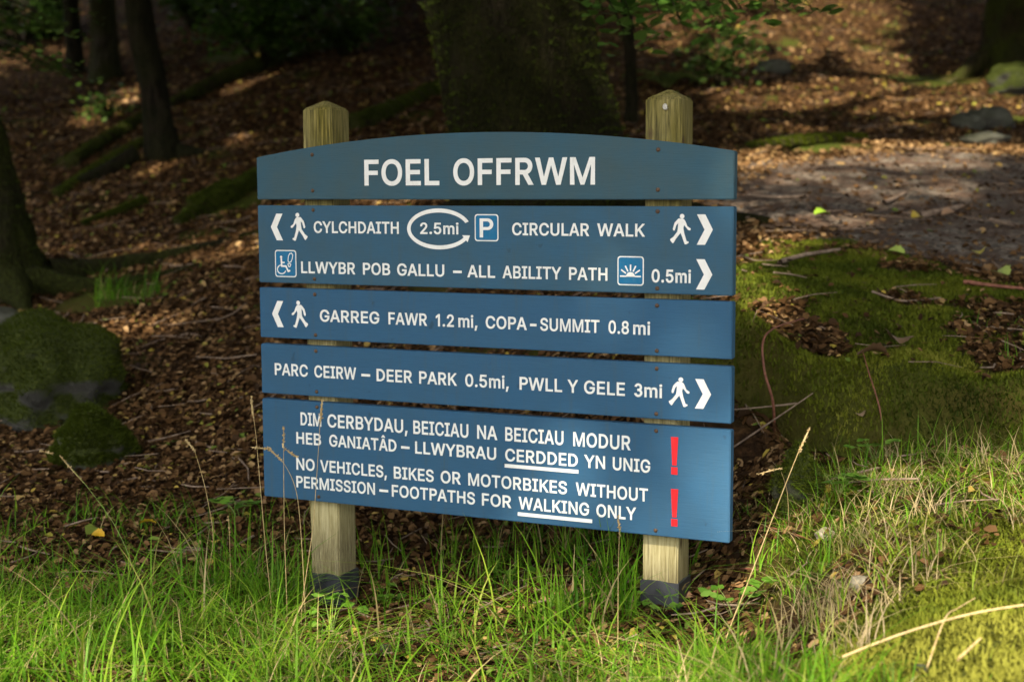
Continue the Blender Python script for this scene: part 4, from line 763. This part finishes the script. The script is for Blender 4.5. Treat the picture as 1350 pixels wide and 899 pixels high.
def moss_coat(o, n, h, w_, seed, up=-.1, tn=1.0):
    me = o.data; m = len(me.polygons); c = np.empty(m*3, np.float32); me.polygons.foreach_get('center', c); nr = np.empty(m*3, np.float32); me.polygons.foreach_get('normal', nr); ar = np.empty(m, np.float32); me.polygons.foreach_get('area', ar)
    c = c.reshape(-1, 3); nr = nr.reshape(-1, 3); g = np.random.default_rng(seed); keep = nr[:, 2] > up-.25*(vnoise(c[:, 0]*9, c[:, 1]*9+c[:, 2]*7, seed)); pr = ar*keep; k = g.choice(m, n, p=pr/pr.sum())
    N = nr[k]; e = np.sqrt(ar[k])[:, None]; r = g.normal(size=(n, 3)); T = np.cross(N, r); T /= np.linalg.norm(T, axis=1)[:, None]; P = c[k]+T*e*(g.random((n, 1))-.5)*1.4
    D = N+.55*g.normal(size=(n, 3)); L = h*(.5+g.random((n, 1))); Sd = np.cross(D, T); Sd /= np.linalg.norm(Sd, axis=1)[:, None]+1e-9
    V = np.stack([P-N*h*.15-Sd*w_, P-N*h*.15+Sd*w_, P+D*L], 1).reshape(-1, 3); F = np.arange(3*n).reshape(-1, 3)
    tone = np.repeat(np.clip(tn*(.1+.6*fbm(P[:, 0]*5+P[:, 2]*3, P[:, 1]*5, 3, seed)+.3*(g.random(n)-.5)), 0, 1), 3)
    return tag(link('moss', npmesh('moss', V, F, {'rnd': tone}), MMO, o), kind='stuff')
for o_ in list(bpy.data.objects):
    if o_.name.startswith('boulder'): moss_coat(o_, 26000, .010, .0025, 5, -.1, .5)
    elif o_.get('category') == 'log': moss_coat(o_, 9000, .012, .005, 6, .15, .9 if 'sunlit' in o_['label'] else .45)  # moss of the sunlit log toned brighter, sunlight put into its colour
    elif o_.get('category') == 'rock' and 'mossy' in o_['label']: moss_coat(o_, 6000, .007, .0025, 7, 0, .6)
for t_, n_, h_, w0 in ((oak, 110000, .016, .005), (ltree, 26000, .016, .004)):
    for ch in t_.children:
        if ch.name.startswith('trunk'): moss_coat(ch, n_, h_, w0, 8, -2, .12)
# mossy stump in the upper right
p = foot(1338, 88); st = empty('tree_stump', tuple(p), 'mossy ragged tree stump at the upper right corner', 'stump')
tubes('trunk', [tube_arrays([(0, 0, -.2), (0, 0, 0), (.02, 0, .3), (.03, 0, .6), (.05, 0, .85), (.05, 0, .9)], [.65, .5, .4, .36, .3, .02], 26, .6, 61, 6)], M_log, st)
for k, a in enumerate((200, 250, 300)):
    tubes('root', [tube_arrays([(.3*math.cos(R(a)), .3*math.sin(R(a)), .2), (.7*math.cos(R(a)), .7*math.sin(R(a)), -.05), (1.0*math.cos(R(a)), 1.0*math.sin(R(a)), -.25)], [.16, .1, .05], 12, .5, 62+k, 5)], M_log, st)

# ------------------------------------------------------------------ sticks, stems, straw
def stick(pxs, r, label, name='stick', mat=None, lift=None, cat='stick', group=None, seed=1):
    pts = np.array([spot(*q) for q in pxs])
    for i in range(len(pts)): pts[i, 2] = h1(pts[i, 0], pts[i, 1])+(r*.9+.012 if lift is None else lift[i])
    b = pts[0].copy(); V, F = tube_arrays(pts-b, np.linspace(r, r*.6, len(pts)), 9, .35, seed, 6)
    o = link(name, npmesh(name, V, F), mat or M_stick, None, True); o.location = b
    return tag(o, label, cat, group)
G1 = 'dead sticks on the path'
stick([(1212, 293), (1240, 287), (1268, 280)], .022, 'thick pale stick lying on the gravel path', group=G1, seed=2)
stick([(1165, 273), (1180, 267), (1194, 260)], .016, 'short pale stick uphill of the thick one on the path', group=G1, seed=3)
stick([(1270, 378), (1310, 383), (1360, 388)], .011, 'reddish long twig at the near edge of the path', group=G1, seed=4, mat=M_redstem)
stick([(1028, 352), (1060, 343), (1108, 335)], .013, 'pale stick in front of the moss bank, right of the sign', group=G1, seed=5)
stick([(1305, 295), (1335, 303)], .012, 'dark short twig on the path at the right edge', group=G1, seed=6)
stick([(985, 262), (1030, 266), (1065, 264)], .012, 'thin pale twig on leaves just right of the title board', group=G1, seed=7)
stick([(150, 645), (180, 636), (205, 640)], .006, 'short pale twig among leaves in front of the dark boulder', seed=8)
stick([(250, 585), (285, 598), (312, 612)], .006, 'curved grey twig on leaves left of the lowest board', seed=9)
stick([(975, 718), (1010, 702), (1070, 720)], .004, 'thin red twig on the dark ground behind the right post', mat=M_redstem, seed=10)
stick([(925, 770), (960, 758), (1000, 757)], .003, 'hair thin red twig beside the right post sleeve', mat=M_redstem, seed=11)
stick([(1050, 555), (1000, 563), (965, 568)], .004, 'thin pale twig poking from under the moss bank', seed=12, lift=[.06, .07, .08])
stick([(1150, 390), (1190, 402), (1240, 398)], .006, 'pale twig across the top of the moss bank', seed=13)
def free_stem(name, P, r0, r1, label, cat, mat, group=None, seg=7):
    P = np.array(P); b = P[0].copy(); V, F = tube_arrays(P-b, np.linspace(r0, r1, len(P)), seg, 0, 0, 6)
    o = link(name, npmesh(name, V, F), mat, None, True); o.location = b; return tag(o, label, cat, group)
Yb = 5.35
free_stem('bramble_stem', [at(1021, 572, 5.25), at(1019, 530, 5.2), at(1008, 490, 5.2), at(1006, 450, 5.25), at(1022, 432, 5.4), at(1060, 420, 5.7)], .006, .003, 'arching red bramble stem right of the narrow boards', 'stem', M_redstem)
free_stem('bramble_stem', [at(1165, 590, 5.0), at(1160, 540, 5.0), at(1145, 490, 5.1), at(1138, 465, 5.2)], .0035, .0015, 'thin upright dark stem on the moss bank', 'stem', M_redstem)
# long straws lying over the mound
def straw(pa, pb, r, label, up):
    r *= .75; a, b = spot(*pa), spot(*pb); P = [a*(1-t)+b*t for t in np.linspace(0, 1, 7)]
    for q in P: q[2] = h1(q[0], q[1])+up
    return free_stem('straw', P, r, r*.75, label, 'straw', M_straw, 'dry straws on the mossy mound', 9)
straw((1110, 896), (1349, 828), .0042, 'long yellow straw lying across the mossy mound', .05)
straw((1262, 898), (1292, 870), .004, 'short thick straw below the long yellow one', .045)
free_stem('straw', [spot(1222, 892)+[0, 0, .02], spot(1245, 845)+[0, 0, .05], spot(1262, 825)+[0, 0, .04], spot(1285, 805)+[0, 0, .03]], .002, .0012, 'kinked pale dead stem crossing the mound above the straws', 'straw', M_straw, 'dry straws on the mossy mound')

# flowering grass stalks
def stalk(pxs, Y0, Y1, label, heads=(), dry=True, r=.0016):
    n = len(pxs); P = np.array([at(x, y, Y0+(Y1-Y0)*i/(n-1)) for i, (x, y) in enumerate(pxs)]); b0 = h1(P[0, 0], P[0, 1])
    P = np.concatenate([[[P[0, 0], P[0, 1], min(b0, P[0, 2])-.01]], P]); b = P[0].copy(); root = empty('grass_stalk', tuple(b), label, 'grass stalk', 'flowering grass stalks around the sign')
    tubes('stem', [tube_arrays(P-b, np.linspace(r, r*.45, len(P)), 6, 0, 0, 6)], M_straw if dry else M_gstem, root)
    for (hx0, hy0, hx1, hy1, w_) in heads:
        a, e = at(hx0, hy0, Y1)-b, at(hx1, hy1, Y1)-b; d = e-a; L = np.linalg.norm(d); parts = [tube_arrays([a, a+d*.25, a+d*.6, e], [.0008, w_*.7, w_, .0006], 7, .5, 3, 4)]
        g = np.random.default_rng(int(hx0+hy0)); PP = a+d*g.random((26, 1))+g.normal(size=(26, 3))*w_*.8
        ya = np.full(26, math.atan2(d[1], d[0]))
        V, F, A_ = leaf_cards(PP, .011, g, 1.2, .2, None, .2); parts.append((V, F))
        tubes('seed_head', parts, M_straw, root)
    return root
stalk([(357, 790), (350, 720), (343, 640), (338, 580), (334, 548)], 4.35, 4.3, 'tall dry grass stalk against the left edge of the lowest board', [(334, 550, 331, 524, .0028)])
stalk([(398, 800), (412, 700), (416, 650), (420, 590), (422, 556)], 4.3, 4.25, 'tall dry grass stalk in front of the left post bolts', [(422, 560, 425, 526, .003)])
stalk([(378, 790), (375, 700), (374, 620), (374, 564)], 4.32, 4.28, 'thin reddish stalk between the two tall stalks at the board corner', [(374, 590, 374, 562, .0012)])
stalk([(402, 800), (398, 720), (391, 650), (375, 612), (352, 588)], 4.32, 4.3, 'drooping stalk with pale seed heads over the lowest board corner', [(357, 592, 330, 589, .0022), (372, 607, 352, 590, .0018), (392, 603, 376, 592, .002)])
stalk([(270, 770), (281, 712), (272, 650), (260, 605), (254, 588)], 4.55, 4.5, 'dry stalk standing alone left of the sign', [(258, 596, 244, 578, .0025)])
stalk([(172, 738), (150, 690), (120, 648), (95, 618)], 4.7, 4.75, 'green arching stalk at the far left above the grass', [(110, 636, 78, 600, .002), (70, 598, 52, 594, .0015)], False)
stalk([(304, 765), (303, 720), (302, 690)], 4.45, 4.42, 'short straight dry stalk between the lone stalk and the sign', [(303, 705, 301, 680, .0014)])
stalk([(958, 840), (985, 770), (1012, 700), (1035, 640), (1055, 590)], 3.75, 3.85, 'long tan stalk leaning right, beyond the right end of the sign', [(1052, 598, 1068, 563, .003)], True, .0021)
stalk([(1040, 700), (1038, 650), (1030, 622)], 4.3, 4.2, 'bent stalk with pale spikelet right of the lowest board', [(1030, 617, 998, 625, .0025)])
stalk([(815, 760), (816, 720), (817, 695)], 3.9, 3.85, 'reddish short stalk just left of the right post', [(817, 705, 815, 680, .0016)])

# small weeds with round leaves
def weed(px, py, hpx, n, leafL, label, seed, dy=0):
    b = spot(px, py); b[2] = h1(b[0], b[1]); root = empty('weed', tuple(b), label, 'plant', 'small broad leaved weeds'); g = np.random.default_rng(seed); hh = hpx*b[1]/1875
    parts, VV = [], []
    PP = []; YA = []
    for k in range(n):
        a = g.random()*6.28; r = hh*(.25+.6*g.random()); e = np.array([math.cos(a)*r, math.sin(a)*r, hh*(.45+.55*g.random())])
        parts.append(tube_arrays([(0, 0, 0), e*.5+[0, 0, hh*.12], e], [.0016, .0012, .0007], 5, 0, 0, 3))
        for da in (-1.1, 0, 1.1): PP.append(e+np.array([math.cos(a+da), math.sin(a+da), -.1])*leafL*.55); YA.append(a+da)
    st = tubes('stems', parts, M_gstem, root)
    V, F, A_ = leaf_cards(np.array(PP), leafL, g, .35, .4, np.array(YA), .15); link('leaves', npmesh('leaves', V, F, {'rnd': A_}), M_weed, root)
weed(437, 842, 55, 8, .035, 'clover-like weed in front of the left post sleeve', 71)
weed(662, 775, 45, 5, .032, 'small weed in the grass below the middle of the sign', 72)
weed(872, 815, 40, 5, .035, 'weed leaning on the front of the right post sleeve', 73)
weed(968, 822, 60, 8, .034, 'three leaved weed at the foot of the mound, right of the sign', 74)
weed(1105, 655, 30, 7, .045, 'dark leaved weed on the mound behind the pale stone', 75)
weed(1152, 610, 45, 6, .03, 'light green weed standing on the mound edge under the moss bank', 76)
weed(505, 800, 30, 6, .03, 'low weed in the grass right of the left post', 77)
weed(318, 690, 40, 7, .05, 'leafy weed behind the lower left board corner', 78)
weed(835, 805, 30, 4, .03, 'tiny weed just left of the right post sleeve', 79)

# ------------------------------------------------------------------ fallen leaves one can pick out
def fallen(px, py, L, colr, label, seed, name='fallen_leaf', lift=.03):
    p = spot(px, py); g = np.random.default_rng(seed); n = 9; bm = bmesh.new(); rows = []
    ya = g.random()*6.28; rt = Matrix.Rotation(ya, 3, 'Z')@Matrix.Rotation(-.5+g.random()*.3, 3, 'X')
    for i in range(n):
        t_ = i/(n-1); w_ = L*.36*math.sin(math.pi*min(.98, t_*.95+.04))**.75*(1+.13*(1 if i % 2 else -1)); x = L*(t_-.5); z = L*.12*math.sin(t_*3)
        rows.append([bm.verts.new(rt@Vector(q)) for q in ((x, -w_, z+w_*.45), (x, -w_*.5, z+w_*.12), (x, 0, z), (x, w_*.5, z+w_*.12), (x, w_, z+w_*.4))])
    for a, b in zip(rows, rows[1:]):
        for i in range(4): bm.faces.new((a[i], a[i+1], b[i+1], b[i]))
    m = M_plain('leaf_'+label.split()[0], tuple(c*.7 for c in colr), colr, 120, .5)
    o = bmobj(name, bm, m, None, True); o.location = (p[0], p[1], h1(p[0], p[1])+lift); return tag(o, label, 'leaf', 'fallen leaves')
fallen(130, 724, .055, (.62, .36, .02), 'yellow fallen leaf left of the lone dry stalk, lower one', 81, lift=.05)
fallen(196, 708, .06, (.6, .4, .02), 'yellow fallen leaf nearest to the lone dry stalk', 82, lift=.05)
fallen(120, 790, .05, (.3, .14, .06), 'red brown curled leaf lying in the left grass', 83, lift=.04)
fallen(1182, 465, .15, (.2, .12, .06), 'big withered brown oak leaf on the moss bank', 84, lift=.04)
fallen(1150, 478, .12, (.17, .095, .05), 'withered brown leaf left of the big one on the moss bank', 85, lift=.03)
fallen(1208, 295, .1, (.55, .4, .05), 'yellow leaf on the gravel path beside the thick stick', 86)
fallen(1252, 292, .12, (.42, .25, .14), 'pale brown leaf under the end of the thick stick', 87)
fallen(1292, 342, .1, (.5, .42, .06), 'yellowish leaf at the near side of the path', 88)
fallen(1083, 290, .11, (.24, .38, .03), 'bright green leaf on the ground right of the second board', 89)
fallen(1180, 342, .1, (.4, .5, .1), 'light green leaf between path and moss bank', 90)
fallen(1320, 370, .12, (.42, .5, .12), 'pale green leaf at the path edge near the right side', 91)
fallen(905, 800, .05, (.4, .23, .13), 'tan curled leaf right of the right post sleeve', 92)
fallen(1298, 650, .05, (.6, .5, .06), 'yellow leaf in the dry grass at the right edge', 93)
fallen(1135, 565, .05, (.36, .25, .15), 'tan leaf under the moss bank', 94)

# ------------------------------------------------------------------ ground cover: litter, moss, grass
def grad(x, y, e=.06): return (H(x+e, y)-H(x-e, y))/(2*e), (H(x, y+e)-H(x, y-e))/(2*e)
def view_points(n, y0, y1, power, g):
    u = g.random(n); a = power+1   # density falls off with distance
    y = (y0**a+u*(y1**a-y0**a))**(1/a) if abs(a) > 1e-6 else y0*(y1/y0)**u
    x = (g.random(n)*2-1)*(y*.52+.7); return x, y
def build_litter():
    g = np.random.default_rng(101); x, y = view_points(640000, 3.2, 36, -.8, g)
    mm = mossmask(x, y); pm = pathmask(x, y); cl = fbm(x*2.4, y*2.4, 3, 17)
    sun_strip = smooth(.25, .05, np.abs(poly_dist(x, y, PATH)-.0)/2.2)*(y > 9.2)*(x > .9)
    dens = (1-.97*mm)*(1-.92*pm*(1-.75*sun_strip))*(.35+.9*cl)
    dens *= np.where((y < 4.5) & (x < .5), .75, 1)*np.where((poly_dist(x, y, MOUND) > .1), .15, 1)*np.where((x > .8) & (y < 4.8), .35, 1)
    k = g.random(len(x)) < dens; x, y = x[k], y[k]
    gx_, gy_ = grad(x, y); k = np.hypot(gx_, gy_) < .75; x, y = x[k], y[k]; z = H(x, y)+.006+.022*g.random(len(x))
    size = .029*np.clip(.72+y/15, .8, 1.7)*np.where(g.random(len(x)) < .35, .6, 1.0)*np.where(g.random(len(x)) < .08, 1.5, 1)
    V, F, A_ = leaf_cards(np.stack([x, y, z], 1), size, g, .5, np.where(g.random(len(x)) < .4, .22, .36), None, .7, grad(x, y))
    pd = poly_dist(x, y, PATH); tone = g.random(len(x))**.9; tone = np.repeat(np.where((np.abs(pd) < .5) & (y > 9.2) & (x > .9), np.clip(tone*.3+.68, 0, .955), np.where(np.abs(pd+.1) < .55, np.clip(tone*.55+.42, 0, .955), tone)), 6)  # leaves paler along the path edge: sun streak put into their tone
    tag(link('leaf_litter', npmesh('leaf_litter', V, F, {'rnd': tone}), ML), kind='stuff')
build_litter()
def build_twigs():
    g = np.random.default_rng(107); x, y = view_points(2600, 3.9, 20, -.6, g); k = (mossmask(x, y) < .6) | (g.random(len(x)) < .3); x, y = x[k], y[k]; parts = []
    for a, b in zip(x, y):
        l = (.05+.22*g.random()**2)*(.7+b/14); an = g.random()*6.28; bend = g.normal()*.3; d = np.array([math.cos(an), math.sin(an)]); q = np.array([-d[1], d[0]])
        xy = [np.array([a, b])+d*l*t+q*l*bend*t*t for t in (0, .5, 1)]; r = .0016+.003*g.random()
        parts.append((xy, r, g.random()*.03))
    allxy = np.array([p for q in parts for p in q[0]]); zz = H(allxy[:, 0], allxy[:, 1]).reshape(-1, 3)
    tb = [tube_arrays([(*p, z_+.012+u) for p, z_ in zip(q[0], zs)], [q[1], q[1]*.9, q[1]*.5], 5) for q, zs, u in zip(parts, zz, [q[2] for q in parts])]
    V, F = join(tb); tag(link('twig_litter', npmesh('twig_litter', V, F), M_stick), kind='stuff')
build_twigs()
def blades(x, y, z, L, W, lean, az, tone, seg=4, pw=1.8):
    n = len(x); t_ = np.linspace(0, 1, seg+1); D = np.stack([np.cos(az), np.sin(az), 0*az], 1); Sd = np.stack([-np.sin(az), np.cos(az), 0*az], 1)
    VV = []
    for t in t_:
        h = L*(t-.42*np.minimum(lean, 1.3)*t**2.2); o = L*lean*t**pw
        c = np.stack([x, y, z], 1)+D*o[:, None]; c[:, 2] += h
        w_ = W*(1-t**1.8)*.5+.0002
        VV += [c-Sd*w_[:, None], c+Sd*w_[:, None]]
    V = np.stack(VV, 1).reshape(-1, 3); k = 2*(seg+1); i = np.arange(n)[:, None]*k
    F = np.concatenate([i+np.array([[2*s, 2*s+1, 2*s+3, 2*s+2]]) for s in range(seg)])
    return V, F, np.repeat(tone, k)
def build_moss():
    g = np.random.default_rng(102)
    n = 420000; x = g.random(n)*3.6+.2; y = g.random(n)*6.2+1.9
    k = mossmask(x, y) > .35+.5*g.random(n); x, y = x[k], y[k]
    keep = (x > -.3) & (np.abs(x) < y*.42+.3); x, y = x[keep], y[keep]
    m = len(x); tone = np.clip(-.25+1.35*fbm(x*3.4, y*3.4, 3, 44)+.3*(g.random(m)-.5)+.36*(y < 3.9), 0, .84)
    V, F, A_ = blades(x, y, H(x, y)-.004, .012+.022*g.random(m), .0045+.003*g.random(m), .2+.9*g.random(m), g.random(m)*6.28, tone, 2)
    tag(link('moss', npmesh('moss', V, F, {'rnd': A_}), MMO), kind='stuff')
build_moss()
def build_grass():
    g = np.random.default_rng(103); X, Y_, L, W, LE, T = [], [], [], [], [], []
    def tufts(x, y, nb, l, wid, lean, tone, sprd=.035, tj=.16):
        for a, b in zip(x, y):
            if poly_dist(np.array([a]), np.array([b]), MOUND)[0] > .05 and g.random() < .8: continue
            if any(abs(a-p) < .17 and -.5 < b-q < .1 for p, q in ((-.56, 4.52), (.47, 4.06))) and g.random() < .8: continue
            k = max(2, int(nb*(.5+g.random()))); X.append(a+g.normal(size=k)*sprd); Y_.append(b+g.normal(size=k)*sprd); s = .6+.7*g.random()
            L.append(l*s*(.45+.75*g.random(k))); W.append(wid*(.6+.7*g.random(k))); LE.append(lean*(.25+1.2*g.random(k)**1.3)); T.append(np.where(g.random(k) < .06, .9, np.clip(tone+.12*g.normal()+tj*g.normal(size=k), 0, 1)))
    # foreground sward, left and centre
    def edge(x, y): return 4.28+.32*smooth(-.55, -.75, x)-.1*smooth(.2, .5, x)+.45*(fbm(x*1.6, y*1.6, 3, 51)-.5)
    n = 1500; x = g.random(n)*3.6-2.4; y = 2.7+g.random(n)*2.4
    d = smooth(.2, -.5, y-edge(x, y))*np.clip(3.0*(fbm(x*1.9, y*1.9, 3, 52)-.38), .05, 1.0); k = (g.random(n) < d) & (x < .62+.3*(3.4-y)); x, y = x[k], y[k]
    h_ = g.random(len(x)) < .5
    tufts(x[h_], y[h_], 22, .18, .0052, .95, .45, .045); tufts(x[~h_], y[~h_], 22, .23, .0048, 1.6, .52, .045)
    tufts(x[::5], y[::5], 9, .16, .004, 1.5, .9, .06, .08)
    n = 110; x3 = g.random(n)*2.7-2.1; y3 = 3.2+g.random(n)*1.15; tufts(x3, y3, 6, .34, .0065, 1.25, .5, .05)
    # around and under the sign: longer, sparser
    n = 70; x = -.75+g.random(n)*1.3; y = 4.4+g.random(n)*.6-.4*(x+.1); tufts(x, y, 8, .22, .0055, .6, .45)
    tufts(g.normal(size=20)*.1-.86, 4.55+g.normal(size=20)*.1, 14, .32, .0055, .8, .42)
    tufts(.05+g.random(12)*.4, 4.3-.3*g.random(12), 12, .27, .006, .55, .45)
    # thin, shaded grass on the leaf litter at the left
    n = 150; x = -2.4+g.random(n)*1.6; y = 4.3+g.random(n)*1.0; tufts(x, y, 7, .16, .0045, .85, .38)
    p = spot(150, 400); tufts(p[0]+g.normal(size=9)*.12, p[1]+g.normal(size=9)*.12, 14, .22, .006, .8, .35)
    # the mound: mixed green and dry grass
    n = 640; x = .68+g.random(n)*1.9; y = 3.3+g.random(n)*1.42; d = .3+1.0*fbm(x*2.6, y*2.6, 3, 55); k = (g.random(n) < d) & (x > .74-.1*(y-4)); x, y = x[k], y[k]
    m = len(x)*5//10; tufts(x[:m], y[:m], 13, .12, .0042, 1.0, .52); tufts(x[m:], y[m:], 15, .12, .0032, 1.5, .92, .03, .06)
    tufts(.74+g.random(22)*.12, 3.1+g.random(22)*.6, 20, .15, .003, 1.2, .93, .03, .05)
    n = 26; x = .95+g.random(n)*1.2; y = 4.6+g.random(n)*.28; tufts(x, y, 7, .17, .0045, .65, .5)
    n = 14; x = 1.7+g.random(n)*1.0; y = 5.2+g.random(n)*.8; tufts(x, y, 5, .13, .004, .9, .42)
    n = 60; x = .85+g.random(n)*1.4; y = 2.4+g.random(n)*1.0; tufts(x, y, 3, .09, .003, 1.0, .55)
    # short undergrowth of the sward
    x, y, l, wd, le, t_ = map(np.concatenate, (X, Y_, L, W, LE, T))
    n = 26000; x2 = g.random(n)*3.4-2.4; y2 = 2.7+g.random(n)*2.0; e2 = edge(x2, y2)
    k = (g.random(n) < smooth(.2, -.6, y2-e2)*np.clip(2.6*(fbm(x2*2.4, y2*2.4, 3, 58)-.3), .05, 1)) & (x2 < .62+.3*(3.4-y2)); x2, y2 = x2[k], y2[k]; m = len(x2)
    x = np.concatenate([x, x2]); y = np.concatenate([y, y2]); l = np.concatenate([l, .05+.07*g.random(m)]); wd = np.concatenate([wd, .0025+.002*g.random(m)]); le = np.concatenate([le, .3+1.2*g.random(m)]); t_ = np.concatenate([t_, np.clip(.45+.25*g.normal(size=m), 0, 1)])
    V, F, A_ = blades(x, y, H(x, y)-.01, l, wd, le, g.random(len(x))*6.283, t_, 5)
    tag(link('grass', npmesh('grass', V, F, {'rnd': A_}), MGR), kind='stuff')
build_grass()
